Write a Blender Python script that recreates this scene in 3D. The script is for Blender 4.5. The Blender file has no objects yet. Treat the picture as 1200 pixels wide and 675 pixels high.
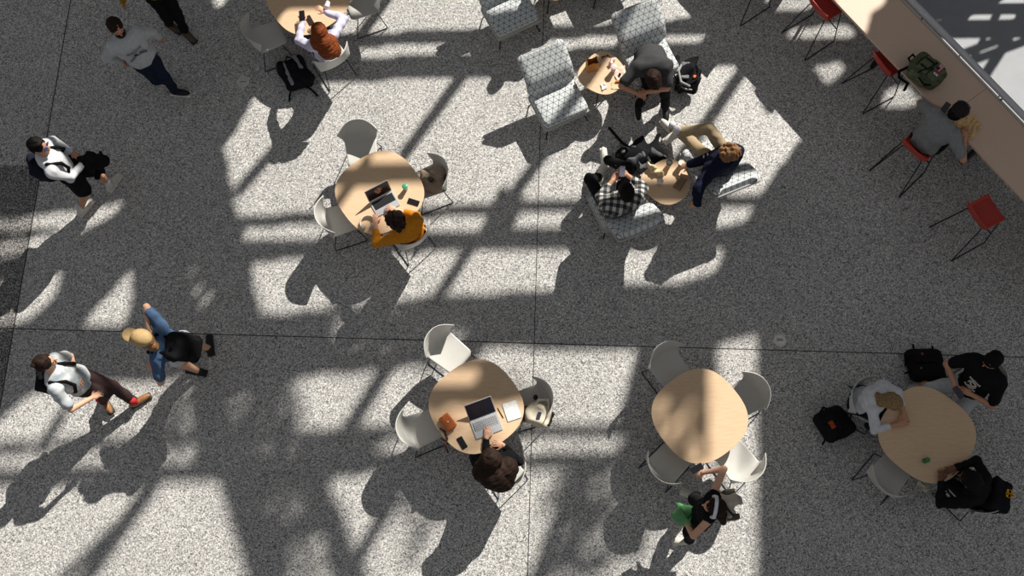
import bpy, bmesh, math, random
import numpy as np
from mathutils import Vector, Matrix
random.seed(4); RS = np.random.RandomState(7)
C = bpy.context.scene.collection; SC = bpy.context.scene
# ------------------------------------------------------------------ camera, sun, sky, exposure
F_PX = 1226.0; NADIR = (625.0, 700.0); CAM_H = 13.2
_d = np.array([(NADIR[0]-600)/F_PX, -(NADIR[1]-337.5)/F_PX, -1.0]); _d /= np.linalg.norm(_d)
_z = -_d; _x = np.array([1.0, 0, 0])-_z[0]*_z; _x /= np.linalg.norm(_x); _y = np.cross(_z, _x)
CR = np.array([_x, _y, _z])                      # world = CR @ camera vector
cd = bpy.data.cameras.new('camera'); cam = bpy.data.objects.new('camera', cd); C.objects.link(cam)
cam.matrix_world = Matrix.Translation((0, 0, CAM_H)) @ Matrix(CR.tolist()).to_4x4()
cd.sensor_width = 36; cd.lens = F_PX/1200*36; cd.clip_end = 200; SC.camera = cam
SUN_AZ = math.radians(57.5); TAN_EL = .86; EL = math.atan(TAN_EL)
SUN = np.array([math.cos(SUN_AZ)*math.cos(EL), math.sin(SUN_AZ)*math.cos(EL), math.sin(EL)])
sd = bpy.data.lights.new('sun', 'SUN'); sd.energy = 6.3; sd.angle = math.radians(.53); sd.color = (1, .95, .87)
sun = bpy.data.objects.new('sun', sd); C.objects.link(sun)
sun.rotation_euler = Vector(SUN.tolist()).to_track_quat('Z', 'Y').to_euler()
wd_ = bpy.data.worlds.new('sky'); SC.world = wd_; wd_.use_nodes = True
wd_.node_tree.nodes['Background'].inputs[0].default_value = (.94, .96, 1.0, 1)
wd_.node_tree.nodes['Background'].inputs[1].default_value = .212
SC.view_settings.view_transform = 'Standard'; SC.view_settings.look = 'None'
SC.view_settings.exposure = 0; SC.view_settings.gamma = 1; SC.view_settings.use_curve_mapping = False

def at(u, v, z=0.0):
    """a point of the place seen at that spot of the photograph, at height z"""
    w = CR @ np.array([(u-600)/F_PX, -(v-337.5)/F_PX, -1.0])
    p = w*(z-CAM_H)/w[2]; return np.array([p[0], p[1], z])
def hd(u, v, du, dv):
    w = at(u+du*10, v+dv*10)-at(u, v); w[2] = 0; return w/np.linalg.norm(w)
def nrm(v): v = np.asarray(v, float); return v/max(1e-9, np.linalg.norm(v))
def yaw(f): return math.atan2(f[1], f[0])-math.pi/2
# ------------------------------------------------------------------ materials
def lin(c): return tuple(((x/255)/12.92 if x/255 <= .04045 else ((x/255+.055)/1.055)**2.4) for x in c)+(1,)
_m = {}
def mat(name, rgb, rough=.6, metal=0, var=.12, scale=30, bump=.0, kind=None, emit=None, alpha=None, spec=.4, stretch=None, rgb2=None):
    if name in _m: return _m[name]
    m = bpy.data.materials.new(name); m.use_nodes = True; nt = m.node_tree; N = nt.nodes; L = nt.links
    b = N['Principled BSDF']; b.inputs['Roughness'].default_value = rough; b.inputs['Metallic'].default_value = metal
    b.inputs['Specular IOR Level'].default_value = spec
    c = lin(rgb); tc = N.new('ShaderNodeTexCoord'); mp = N.new('ShaderNodeMapping'); L.new(tc.outputs['Object'], mp.inputs[0])
    if stretch: mp.inputs['Scale'].default_value = stretch
    nz = N.new('ShaderNodeTexNoise'); nz.inputs['Scale'].default_value = scale; nz.inputs['Detail'].default_value = 4
    L.new(mp.outputs[0], nz.inputs[0])
    rp = N.new('ShaderNodeValToRGB'); L.new(nz.outputs['Fac'], rp.inputs[0])
    rp.color_ramp.elements[0].position = .3; rp.color_ramp.elements[1].position = .7
    c2 = lin(rgb2) if rgb2 else tuple(min(1, x*(1+var)) for x in c[:3])+(1,)
    c1 = c if rgb2 else tuple(x*(1-var) for x in c[:3])+(1,)
    rp.color_ramp.elements[0].color = c1; rp.color_ramp.elements[1].color = c2
    L.new(rp.outputs[0], b.inputs['Base Color'])
    if bump:
        bp = N.new('ShaderNodeBump'); bp.inputs['Strength'].default_value = bump; bp.inputs['Distance'].default_value = .01
        L.new(nz.outputs['Fac'], bp.inputs['Height']); L.new(bp.outputs[0], b.inputs['Normal'])
    if alpha is not None: b.inputs['Alpha'].default_value = alpha
    if emit:
        b.inputs['Emission Color'].default_value = lin(emit[0]); b.inputs['Emission Strength'].default_value = emit[1]
    _m[name] = m; return m
def math_node(nt, op, a, b=None, c=None):
    n = nt.nodes.new('ShaderNodeMath'); n.operation = op
    for i, x in enumerate((a, b, c)):
        if x is None: continue
        if isinstance(x, (int, float)): n.inputs[i].default_value = x
        else: nt.links.new(x, n.inputs[i])
    return n.outputs[0]
def terrazzo(name, ramp, scale=92):
    m = bpy.data.materials.new(name); m.use_nodes = True; nt = m.node_tree; N = nt.nodes; L = nt.links; b = N['Principled BSDF']
    tc = N.new('ShaderNodeTexCoord'); vo = N.new('ShaderNodeTexVoronoi'); vo.inputs['Scale'].default_value = scale
    L.new(tc.outputs['Object'], vo.inputs['Vector'])
    sp = N.new('ShaderNodeSeparateColor'); L.new(vo.outputs['Color'], sp.inputs[0])
    rp = N.new('ShaderNodeValToRGB'); L.new(sp.outputs[0], rp.inputs[0])
    e = rp.color_ramp.elements
    while len(e) < len(ramp): e.new(.5)
    for i, (p, c) in enumerate(ramp): e[i].position = p; e[i].color = lin(c)
    nz = N.new('ShaderNodeTexNoise'); nz.inputs['Scale'].default_value = .8; nz.inputs['Detail'].default_value = 5
    L.new(tc.outputs['Object'], nz.inputs[0])
    mr = N.new('ShaderNodeMapRange'); L.new(nz.outputs['Fac'], mr.inputs[0])
    mr.inputs[1].default_value = .3; mr.inputs[2].default_value = .7; mr.inputs[3].default_value = .93; mr.inputs[4].default_value = 1.05
    mx = N.new('ShaderNodeVectorMath'); mx.operation = 'SCALE'; L.new(rp.outputs[0], mx.inputs[0]); L.new(mr.outputs[0], mx.inputs['Scale'])
    L.new(mx.outputs[0], b.inputs['Base Color']); b.inputs['Roughness'].default_value = .45; b.inputs['Specular IOR Level'].default_value = .3
    return m
M_floor = terrazzo('terrazzo', [(0, (74, 74, 76)), (.22, (138, 137, 138)), (.45, (176, 175, 173)), (.8, (204, 202, 198)), (1, (240, 237, 232))])
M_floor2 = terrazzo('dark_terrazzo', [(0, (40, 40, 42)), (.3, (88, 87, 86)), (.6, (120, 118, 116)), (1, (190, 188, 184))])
def pattern_fabric():
    m = bpy.data.materials.new('triangle_fabric'); m.use_nodes = True; nt = m.node_tree; N = nt.nodes; L = nt.links; b = N['Principled BSDF']
    uv = N.new('ShaderNodeUVMap'); uv.uv_map = 'UVMap'; sx = N.new('ShaderNodeSeparateXYZ'); L.new(uv.outputs[0], sx.inputs[0])
    h = .092*.866; tot = None
    for a in (90, 30, 150):
        u1 = math_node(nt, 'MULTIPLY', sx.outputs[0], math.cos(math.radians(a))/h); v1 = math_node(nt, 'MULTIPLY_ADD', sx.outputs[1], math.sin(math.radians(a))/h, u1)
        fr = math_node(nt, 'FRACT', math_node(nt, 'ADD', v1, 100.0)); d = math_node(nt, 'ABSOLUTE', math_node(nt, 'SUBTRACT', fr, .5))
        ln = math_node(nt, 'GREATER_THAN', d, .5-.0031/h); tot = ln if tot is None else math_node(nt, 'MAXIMUM', tot, ln)
    mx = N.new('ShaderNodeMix'); mx.data_type = 'RGBA'; L.new(tot, mx.inputs[0])
    nz = N.new('ShaderNodeTexNoise'); nz.inputs['Scale'].default_value = 300; rp = N.new('ShaderNodeValToRGB'); L.new(nz.outputs['Fac'], rp.inputs[0])
    rp.color_ramp.elements[0].color = lin((198, 203, 204)); rp.color_ramp.elements[1].color = lin((224, 228, 228))
    L.new(rp.outputs[0], mx.inputs[6]); mx.inputs[7].default_value = lin((66, 70, 76)); L.new(mx.outputs[2], b.inputs['Base Color'])
    b.inputs['Roughness'].default_value = .9; b.inputs['Specular IOR Level'].default_value = .15
    return m
M_tri = pattern_fabric()
def plaid():
    m = bpy.data.materials.new('plaid_cotton'); m.use_nodes = True; nt = m.node_tree; N = nt.nodes; L = nt.links; b = N['Principled BSDF']
    tc = N.new('ShaderNodeTexCoord'); mp = N.new('ShaderNodeMapping'); L.new(tc.outputs['Object'], mp.inputs[0]); mp.inputs['Rotation'].default_value = (0, 0, .12)
    sx = N.new('ShaderNodeSeparateXYZ'); L.new(mp.outputs[0], sx.inputs[0]); o = []
    for k, ax in ((0, 0), (1, 1)):
        fr = math_node(nt, 'FRACT', math_node(nt, 'MULTIPLY_ADD', sx.outputs[ax], 1/.085, 50.2)); o.append(math_node(nt, 'GREATER_THAN', fr, .5))
    s = math_node(nt, 'MULTIPLY', math_node(nt, 'ADD', o[0], o[1]), .5); rp = N.new('ShaderNodeValToRGB'); L.new(s, rp.inputs[0])
    rp.color_ramp.interpolation = 'CONSTANT'; e = rp.color_ramp.elements; e.new(.4)
    e[0].color = lin((200, 198, 194)); e[1].position = .4; e[1].color = lin((98, 98, 98)); e[2].position = .9; e[2].color = lin((32, 32, 34))
    L.new(rp.outputs[0], b.inputs['Base Color']); b.inputs['Roughness'].default_value = .9
    return m
M_plaid = plaid()
M_wood = mat('light_oak', (222, 190, 154), .55, var=.07, scale=9, stretch=(1, 9, 1))
M_woodedge = mat('oak_edge', (150, 105, 70), .6)
M_counter = mat('counter_laminate', (218, 190, 168), .5, var=.04, scale=60)
M_white = mat('white_shell_plastic', (204, 203, 197), .4, var=.03, scale=5)
M_wire = mat('dark_blue_wire', (26, 42, 56), .35, metal=.3)
M_black = mat('black_metal', (22, 23, 25), .45)
M_red = mat('red_shell', (196, 66, 54), .45, var=.05)
M_redpad = mat('red_seat_pad', (178, 66, 58), .85, var=.1, scale=200)
M_greyshell = mat('grey_upholstery', (168, 168, 164), .85, var=.08, scale=150)
M_steel = mat('rail_steel', (206, 208, 212), .4, metal=.15, var=.03)
M_ledge = mat('white_ledge', (214, 206, 196), .6, var=.03)
M_concrete = mat('pale_concrete', (160, 163, 168), .6, var=.05, scale=3)
M_joint = mat('joint_metal', (46, 46, 46), .5); M_joint2 = mat('pale_joint', (165, 163, 160), .6)
M_wall = mat('wall_paint', (170, 168, 164), .8)
M_leaf = mat('leaves', (70, 100, 45), .7); M_bark = mat('bark', (80, 65, 50), .9)
# ------------------------------------------------------------------ object helpers
class Obj: pass
def link(name, me, m, parent=None):
    o = bpy.data.objects.new(name, me); C.objects.link(o)
    if m is not None: me.materials.append(m)
    if parent is not None: o.parent = parent
    return o
def tag(o, label, cat, group=None):
    o['label'] = label; o['category'] = cat
    if group: o['group'] = group
    return o
def thing(name, label, cat, loc=(0, 0, 0), rz=0, group=None):
    o = bpy.data.objects.new(name, None); C.objects.link(o); o.location = [float(x) for x in loc]; o.rotation_euler = (0, 0, rz)
    o.empty_display_size = .1; return tag(o, label, cat, group)
def dup(root, loc, rz, label, group=None):
    def cp(o, par):
        c = o.copy(); C.objects.link(c); c.parent = par
        for ch in [x for x in C.objects if x.parent == o]: cp(ch, c)
        return c
    r = cp(root, None); r.location = [float(x) for x in loc]; r.rotation_euler = (0, 0, rz); r['label'] = label
    if group: r['group'] = group
    elif 'group' in r: del r['group']
    return r
class MB:
    def __init__(s): s.v = []; s.f = []
    def add(s, vs, fs):
        n = len(s.v); s.v += [tuple(map(float, p)) for p in vs]; s.f += [tuple(i+n for i in f) for f in fs]; return s
    def box(s, c, h, M=None):
        M = np.eye(3) if M is None else np.asarray(M); vs = []
        for i in range(8):
            q = np.array([h[0]*(1 if i & 1 else -1), h[1]*(1 if i & 2 else -1), h[2]*(1 if i & 4 else -1)]); vs.append(np.asarray(c)+M@q)
        return s.add(vs, [(0, 2, 3, 1), (4, 5, 7, 6), (0, 1, 5, 4), (2, 6, 7, 3), (0, 4, 6, 2), (1, 3, 7, 5)])
    def tube(s, pts, r, n=8, closed=False):
        pts = [np.asarray(p, float) for p in pts]; rr = r if hasattr(r, '__len__') else [r]*len(pts); vs = []; fs = []
        up = None
        for i, p in enumerate(pts):
            a = pts[i-1] if (i > 0 or closed) else p; b = pts[(i+1) % len(pts)] if (i < len(pts)-1 or closed) else p
            t = nrm(b-a)
            if up is None or abs(np.dot(up, t)) > .95: up = nrm(np.cross(t, [0, 0, 1] if abs(t[2]) < .9 else [1, 0, 0]))
            sx = nrm(up-np.dot(up, t)*t); up = sx; sy = np.cross(t, sx)
            for k in range(n): a_ = 2*math.pi*k/n; vs.append(p+rr[i]*(math.cos(a_)*sx+math.sin(a_)*sy))
        m = len(pts)
        for i in range(m if closed else m-1):
            for k in range(n): j = (i+1) % m; fs.append((i*n+k, i*n+(k+1) % n, j*n+(k+1) % n, j*n+k))
        if not closed: fs += [tuple(range(n))[::-1], tuple((m-1)*n+k for k in range(n))]
        return s.add(vs, fs)
    def loft(s, rings, cap=True, closed=True):
        n = len(rings[0]); vs = [p for r in rings for p in r]; fs = []
        for i in range(len(rings)-1):
            for k in range(n if closed else n-1): fs.append((i*n+k, i*n+(k+1) % n, (i+1)*n+(k+1) % n, (i+1)*n+k))
        if cap: fs += [tuple(range(n))[::-1], tuple((len(rings)-1)*n+k for k in range(n))]
        return s.add(vs, fs)
    def lathe(s, prof, c=(0, 0, 0), n=24, M=None):
        M = np.eye(3) if M is None else M
        return s.loft([[np.asarray(c)+M@np.array([r*math.cos(2*math.pi*k/n), r*math.sin(2*math.pi*k/n), z]) for k in range(n)] for r, z in prof])
    def build(s, name, m, parent=None, smooth=False, uv=False, angle=None):
        me = bpy.data.meshes.new(name); me.from_pydata(s.v, [], s.f); me.update()
        bm = bmesh.new(); bm.from_mesh(me); bmesh.ops.recalc_face_normals(bm, faces=bm.faces)
        for f in bm.faces: f.smooth = smooth
        if angle:
            for e in bm.edges:
                if len(e.link_faces) == 2 and e.calc_face_angle(0) > math.radians(angle): e.smooth = False
        if uv:
            lay = bm.loops.layers.uv.new('UVMap')
            for f in bm.faces:
                n_ = f.normal; ax = 2 if abs(n_.z) > .45 else (1 if abs(n_.y) > abs(n_.x) else 0)
                for l in f.loops:
                    c = l.vert.co; l[lay].uv = (c.x, c.y*uv) if ax == 2 else ((c.x, c.z) if ax == 1 else (c.y, c.z))
        bm.to_mesh(me); bm.free(); return link(name, me, m, parent)
def rrect(w, d, r, n=6):
    o = []
    for cx, cy, a0 in ((w-r, d-r, 0), (-w+r, d-r, 90), (-w+r, -d+r, 180), (w-r, -d+r, 270)):
        for k in range(n+1): a = math.radians(a0+90*k/n); o.append((cx+r*math.cos(a), cy+r*math.sin(a)))
    return o
def selli(a, b, p, n=64, rot=0):
    o = []
    for k in range(n):
        t = 2*math.pi*k/n; c, s_ = math.cos(t), math.sin(t); x = a*math.copysign(abs(c)**(2/p), c); y = b*math.copysign(abs(s_)**(2/p), s_)
        o.append((x*math.cos(rot)-y*math.sin(rot), x*math.sin(rot)+y*math.cos(rot)))
    return o
def slab(w, d, r, prof):
    """rounded rectangle lofted through (inset, z)"""
    return [[(x, y, z) for x, y in rrect(w-i, d-i, max(.002, r-i))] for i, z in prof]
def flat(outline, prof):
    return [[(x*(1-i), y*(1-i), z) for x, y in outline] for i, z in prof]
# ------------------------------------------------------------------ distance-field bodies
class SDF:
    def __init__(s): s.p = []; s.cuts = []
    def cap(s, a, b, ra, rb=None, k=.02): s.p.append(('c', np.asarray(a, float), np.asarray(b, float), ra, ra if rb is None else rb, k)); return s
    def ell(s, c, r, M=None, k=.03): s.p.append(('e', np.asarray(c, float), np.asarray(r, float), np.eye(3) if M is None else np.asarray(M, float), 0, k)); return s
    def box(s, c, h, r=.02, M=None, k=.02): s.p.append(('b', np.asarray(c, float), np.asarray(h, float), np.eye(3) if M is None else np.asarray(M, float), r, k)); return s
    def cut(s, p, n): s.cuts.append((np.asarray(p, float), nrm(n))); return s
    def build(s, name, m, parent=None, vox=.01, wob=None, uv=False):
        lo = np.full(3, 1e9); hi = -lo; bb = []
        for q in s.p:
            if q[0] == 'c': r = max(q[3], q[4]); l = np.minimum(q[1], q[2])-r; h = np.maximum(q[1], q[2])+r
            else:
                e = np.abs(q[3])@q[2] if q[0] == 'b' else np.sqrt((q[3]**2)@(q[2]**2)); l = q[1]-e; h = q[1]+e
            g = q[5]+vox*2; bb.append((l-g, h+g)); lo = np.minimum(lo, l-g); hi = np.maximum(hi, h+g)
        dim = np.ceil((hi-lo)/vox).astype(int)+2; V = np.full(dim, .05, np.float32)
        ax = [(lo[i]+vox*np.arange(dim[i])).astype(np.float32) for i in range(3)]
        for q, (l, h) in zip(s.p, bb):
            i0 = np.maximum(((l-lo)/vox).astype(int), 0); i1 = np.minimum(((h-lo)/vox).astype(int)+2, dim)
            sl = tuple(slice(i0[i], i1[i]) for i in range(3)); X, Y, Z = np.meshgrid(*(ax[i][sl[i]] for i in range(3)), indexing='ij')
            if q[0] == 'c':
                a, b = q[1], q[2]; ba = b-a; L2 = max(1e-9, ba@ba); px, py, pz = X-a[0], Y-a[1], Z-a[2]
                t = np.clip((px*ba[0]+py*ba[1]+pz*ba[2])/L2, 0, 1)
                d = np.sqrt((px-t*ba[0])**2+(py-t*ba[1])**2+(pz-t*ba[2])**2)-(q[3]+(q[4]-q[3])*t)
            else:
                c, r, M = q[1], q[2], q[3]; px, py, pz = X-c[0], Y-c[1], Z-c[2]
                lx = px*M[0, 0]+py*M[1, 0]+pz*M[2, 0]; ly = px*M[0, 1]+py*M[1, 1]+pz*M[2, 1]; lz = px*M[0, 2]+py*M[1, 2]+pz*M[2, 2]
                if q[0] == 'e':
                    k0 = np.sqrt((lx/r[0])**2+(ly/r[1])**2+(lz/r[2])**2); k1 = np.sqrt((lx/r[0]**2)**2+(ly/r[1]**2)**2+(lz/r[2]**2)**2)+1e-6
                    d = k0*(k0-1)/k1
                else:
                    qx, qy, qz = np.abs(lx)-(r[0]-q[4]), np.abs(ly)-(r[1]-q[4]), np.abs(lz)-(r[2]-q[4])
                    d = np.sqrt(np.maximum(qx, 0)**2+np.maximum(qy, 0)**2+np.maximum(qz, 0)**2)+np.minimum(np.maximum(qx, np.maximum(qy, qz)), 0)-q[4]
            cur = V[sl]; k = q[5]; hh = np.maximum(k-np.abs(cur-d), 0)/k; V[sl] = np.minimum(cur, d)-hh*hh*k*.25
        X, Y, Z = np.meshgrid(*ax, indexing='ij', sparse=True)
        if wob:
            A, fq, sd_ = wob; rs = np.random.RandomState(sd_)
            for _ in range(4):
                w = rs.randn(3); w = w/np.linalg.norm(w)*fq*(.6+rs.rand()); ph = rs.rand()*6; w2 = rs.randn(3)*fq*.4
                V += (A*.5*np.sin(w[0]*X+w[1]*Y+w[2]*Z+ph+1.2*np.sin(w2[0]*X+w2[1]*Y+w2[2]*Z))).astype(np.float32)
        for p, n in s.cuts: V = np.maximum(V, ((X-p[0])*n[0]+(Y-p[1])*n[1]+(Z-p[2])*n[2]).astype(np.float32))
        V[0] = V[-1] = .05; V[:, 0] = V[:, -1] = .05; V[:, :, 0] = V[:, :, -1] = .05
        vs, fs = surface_nets(V); vs = vs*vox+lo
        if parent is not None: vs = vs-np.array(parent.location)
        me = bpy.data.meshes.new(name); me.vertices.add(len(vs)); me.vertices.foreach_set('co', vs.astype(np.float32).ravel())
        me.loops.add(len(fs)*4); me.loops.foreach_set('vertex_index', fs.astype(np.int32).ravel()); me.polygons.add(len(fs))
        me.polygons.foreach_set('loop_start', np.arange(0, len(fs)*4, 4, dtype=np.int32)); me.polygons.foreach_set('use_smooth', np.ones(len(fs), bool))
        me.update(calc_edges=True); return link(name, me, m, parent)
def surface_nets(V):
    S = V < 0; nx, ny, nz = V.shape
    c = [S[i:nx-1+i, j:ny-1+j, k:nz-1+k] for i in (0, 1) for j in (0, 1) for k in (0, 1)]
    cnt = sum(x.astype(np.int8) for x in c); act = (cnt > 0) & (cnt < 8); idx = np.full(act.shape, -1, np.int32); cells = np.argwhere(act); idx[act] = np.arange(len(cells))
    acc = np.zeros((len(cells), 3)); num = np.zeros(len(cells)); o = {}
    for i in (0, 1):
        for j in (0, 1):
            for k in (0, 1): o[i, j, k] = V[cells[:, 0]+i, cells[:, 1]+j, cells[:, 2]+k]
    for a in o:
        for d in range(3):
            if a[d]: continue
            b = list(a); b[d] = 1; b = tuple(b); va, vb = o[a], o[b]; m = (va < 0) != (vb < 0); t = np.where(m, va/np.where(m, va-vb, 1), 0)
            p = np.array(a, float)[None, :].repeat(len(cells), 0); p[:, d] += t; acc[m] += p[m]; num[m] += 1
    vs = cells+acc/num[:, None]; F = []
    for d in range(3):
        u, w = (d+1) % 3, (d+2) % 3; s0 = [slice(1, -1)]*3; s0[d] = slice(0, -1); s1 = list(s0); s1[d] = slice(1, None)
        A, B = S[tuple(s0)], S[tuple(s1)]; e = np.argwhere(A != B)
        if not len(e): continue
        inside = A[tuple(e.T)]; off = np.ones(3, int); off[d] = 0; e = e+off
        def cell(du, dw): q = e.copy(); q[:, u] -= du; q[:, w] -= dw; return idx[q[:, 0], q[:, 1], q[:, 2]]
        q = np.stack([cell(1, 1), cell(0, 1), cell(0, 0), cell(1, 0)], 1); q[~inside] = q[~inside][:, ::-1]; F.append(q)
    return vs, np.concatenate(F)
# ------------------------------------------------------------------ the setting
ZC = 1.04; LOW = -4.2
c0, c1 = at(977, 0, ZC), at(1180, 214, ZC); CA = nrm(c1-c0); CN = np.array([-CA[1], CA[0], 0])
if CN @ (at(1053, 0, ZC)-c0) < 0: CN = -CN
CW = float(CN @ (at(1056, 0, ZC)-c0))
def cp(a, n, z): p = c0+CA*a+CN*n; return np.array([p[0], p[1], z])
CM = np.array([CA, CN, [0, 0, 1]]).T
def struct(o): o['kind'] = 'structure'; return o
g0 = at(0, 384.6); GX = nrm(at(1200, 418.5)-g0); GY = np.array([-GX[1], GX[0], 0])
def poly_slab(pts, z0, z1):
    return MB().loft([[(p[0], p[1], z0) for p in pts], [(p[0], p[1], z1) for p in pts]])
xl = at(16, 385) @ GX; yt = at(30, 194) @ GY; EDGE = CW+.04
A_, B_ = cp(-14, EDGE, 0), cp(14, EDGE, 0)
W_ = lambda x, y: GX*x+GY*y
left_top = W_(xl, 13.5)
struct(poly_slab([W_(xl, -9), (14, -9, 0), B_, A_, W_(xl, 16)], -.4, 0).build('floor', M_floor))
struct(poly_slab([W_(-12, yt), W_(xl, yt), W_(xl, 16), W_(-12, 16)], -.4, 0).build('floor', M_floor))
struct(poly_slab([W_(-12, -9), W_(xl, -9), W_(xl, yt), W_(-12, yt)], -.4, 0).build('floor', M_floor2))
struct(poly_slab([(-14, -12, 0), (26, -12, 0), (26, 13.9, 0), (-14, 13.9, 0)], LOW-.3, LOW).build('floor', M_concrete))
def joint(n, a, b, w, m):
    a, b = np.asarray(a), np.asarray(b); t = nrm(b-a); s_ = np.array([-t[1], t[0], 0])*w
    struct(MB().loft([[a+s_, a-s_, a-s_+[0, 0, .0012], a+s_+[0, 0, .0012]], [b+s_, b-s_, b-s_+[0, 0, .0012], b+s_+[0, 0, .0012]]]).build('trim_%d' % n, m))
xm = at(626, 402) @ GX; xr = at(940, 411) @ GX; y1 = at(600, 401.6) @ GY; y2 = at(823, 12) @ GY
def xe(y):      # where a line across meets the edge of the floor
    d = (CN @ W_(0, y)-CN @ c0-EDGE); return -d/(CN @ GX)
joint(1, W_(-12, y1), W_(min(13, xe(y1)), y1), .006, M_joint); joint(2, W_(xl, -8), W_(xl, 12), .007, M_joint); joint(3, W_(xm, -8), W_(xm, 10.5), .005, M_joint)
joint(4, W_(xr, -8), W_(xr, 9), .004, M_joint2); joint(5, W_(xl, y2), W_(min(12, xe(y2))-.05, y2), .004, M_joint2)
for k in range(5):      # joints of the lower floor
    joint(6+k, (2+3.2*k, 4, LOW), (2+3.2*k+.3, 13.8, LOW), .008, M_joint2)
# ---- unseen glazed wall, its solid parts and openings shaped to give the sun patches
YF = 14.0
FL = []     # openings shaped to the sun patches: outline where the light lands, height of the surface it lands on
def lit(pts, z=0.0): FL.append([at(u, v, z) for u, v in pts])
BR = []
def bar(pts, w, z=0.0):
    P = [at(u, v, z) for u, v in pts]
    for a, b in zip(P, P[1:]):
        t = nrm(b-a); s_ = np.array([-t[1], t[0], 0])*w/2; BR.append([a+s_, b+s_, b-s_, a-s_])
# first bay, between the transoms
lit([(243, -10), (268, -10), (262, 12), (254, 14), (251, 5)])
lit([(385, -12), (800, -12), (813, 22), (775, 28), (535, 37), (450, 41), (345, 44)])
lit([(338, 55), (448, 51), (535, 47), (775, 38), (842, 37), (820, 52), (775, 54), (690, 59), (535, 66), (420, 71), (330, 74)])
lit([(306, 95), (430, 92), (535, 88), (775, 79), (868, 75), (888, 88), (880, 103), (901, 135), (917, 128), (940, 157), (908, 208), (893, 232), (687, 238), (593, 240), (503, 246), (385, 251), (280, 256), (272, 222), (263, 172), (290, 128)])
lit([(283, 264), (385, 259), (503, 253), (593, 248), (687, 245), (884, 240), (876, 262), (850, 268), (673, 269), (510, 274), (385, 282), (286, 284)])
lit([(292, 304), (410, 298), (510, 292), (673, 290), (850, 287), (840, 322), (800, 333), (733, 336), (650, 345), (517, 348), (470, 354), (380, 367), (310, 371), (302, 350)])
bar([(456, -5), (418, 48)], .10); bar([(545, 84), (470, 186)], .10); bar([(400, 270), (350, 340)], .08)
bar([(773, -10), (664, 145), (597, 234)], .10); bar([(600, 228), (577, 280)], .36); bar([(553, 287), (512, 350)], .10)
bar([(872, 80), (833, 137), (790, 195)], .11); bar([(347, 146), (278, 226)], .09)
# stool side
lit([(893, -10), (985, -10), (992, 8), (918, 17), (905, 14), (902, 6)]); lit([(917, 33), (988, 24), (1010, 45), (930, 50)])
lit([(948, 75), (985, 70), (990, 82), (973, 106)]); lit([(1029, 127), (1039, 101), (1061, 98), (1083, 121), (1066, 128)])
lit([(955, -20), (1045, -20), (1034, 10), (1020, 20), (1016, 40), (1013, 46), (975, -2)], 1.04)
# lower floor
lit([(1095, 43), (1230, 40), (1230, 180), (1180, 150)], LOW); lit([(1136, 15), (1192, 15), (1188, 25), (1134, 25)], LOW)
lit([(1090, 22), (1136, 22), (1136, 26), (1090, 27)], LOW); lit([(1164, 5), (1186, -8), (1230, -8), (1230, 6)], LOW)
for a in (((1154, 43), (1138, 73)), ((1176, 45), (1128, 63)), ((1202, 48), (1140, 71))): bar(a, .06, LOW)
bar(((1184, 42), (1153, 90)), .12, LOW); bar(((1170, 14), (1163, 26)), .08, LOW)
# left side
lit([(-20, 258), (68, 246), (118, 240), (147, 232), (133, 255), (110, 268), (72, 268), (-20, 277)]); lit([(-20, 283), (60, 273), (100, 268), (80, 290), (30, 303), (-20, 306)])
lit([(-10, 328), (12, 325), (40, 322), (75, 316), (66, 345), (42, 373), (10, 384), (-10, 388)]); lit([(156, 182), (160, 178), (150, 194), (145, 196)])
lit([(153, 315), (155, 320), (153, 358), (147, 383), (97, 383), (107, 366)])
for i in range(3): lit([(222+13*i, 192-3*i), (227+13*i, 188-3*i), (222+9*i, 242-6*i), (218+9*i, 246-8*i)])  # thin slits added to the wall for a weak, blurred glow on the floor
for i in range(3): lit([(222+12*i, 312+5*i), (227+12*i, 310+5*i), (235+9*i, 368-6*i), (230+9*i, 368-6*i)])  # second set of added slits, again only for a faint glow
# lower left
lit([(34, 459), (75, 444), (140, 446), (225, 441), (223, 480), (230, 512), (150, 515), (60, 519), (-20, 522), (-20, 510)])
lit([(-20, 529), (60, 527), (150, 523), (232, 520), (224, 546), (-20, 552)]); lit([(-20, 568), (120, 566), (252, 562), (262, 590), (292, 690), (-20, 690)])
bar([(77, 480), (45, 530)], .09); bar([(180, 566), (92, 690)], .15); bar([(150, 605), (60, 690)], .05)
# middle, lower
lit([(262, 458), (325, 450), (345, 480), (350, 505), (270, 512)]); lit([(272, 519), (350, 517), (352, 536), (275, 540)])
lit([(333, 440), (445, 431), (500, 425), (530, 424), (560, 470), (560, 500), (400, 504), (352, 506), (340, 474)])
lit([(360, 515), (520, 510), (520, 532), (430, 536), (360, 540)])
lit([(383, 558), (440, 553), (680, 545), (672, 565), (645, 612), (615, 690), (436, 690), (405, 610)])
bar([(459, 422), (408, 504)], .14); bar([(462, 580), (400, 690)], .12)
lit([(298, 570), (346, 560), (382, 640), (390, 690), (312, 690), (345, 660), (318, 620)]); bar([(300, 650), (370, 600)], .12)
lit([(383, 366), (440, 352), (480, 360), (486, 420), (410, 420), (388, 400)]); lit([(505, 378), (545, 382), (560, 415), (520, 415)]); bar([(440, 350), (476, 425)], .2)
lit([(560, 405), (748, 408), (738, 440), (722, 502), (620, 503), (560, 500)]); lit([(600, 511), (735, 508), (722, 533), (600, 536)]); lit([(690, 545), (730, 540), (770, 600), (770, 650), (700, 612)])
lit([(660, 600), (700, 616), (740, 640), (716, 690), (640, 690)])
lit([(840, 400), (886, 390), (886, 690), (717, 690), (745, 632), (790, 612), (845, 596), (850, 500), (842, 430)])
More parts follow.
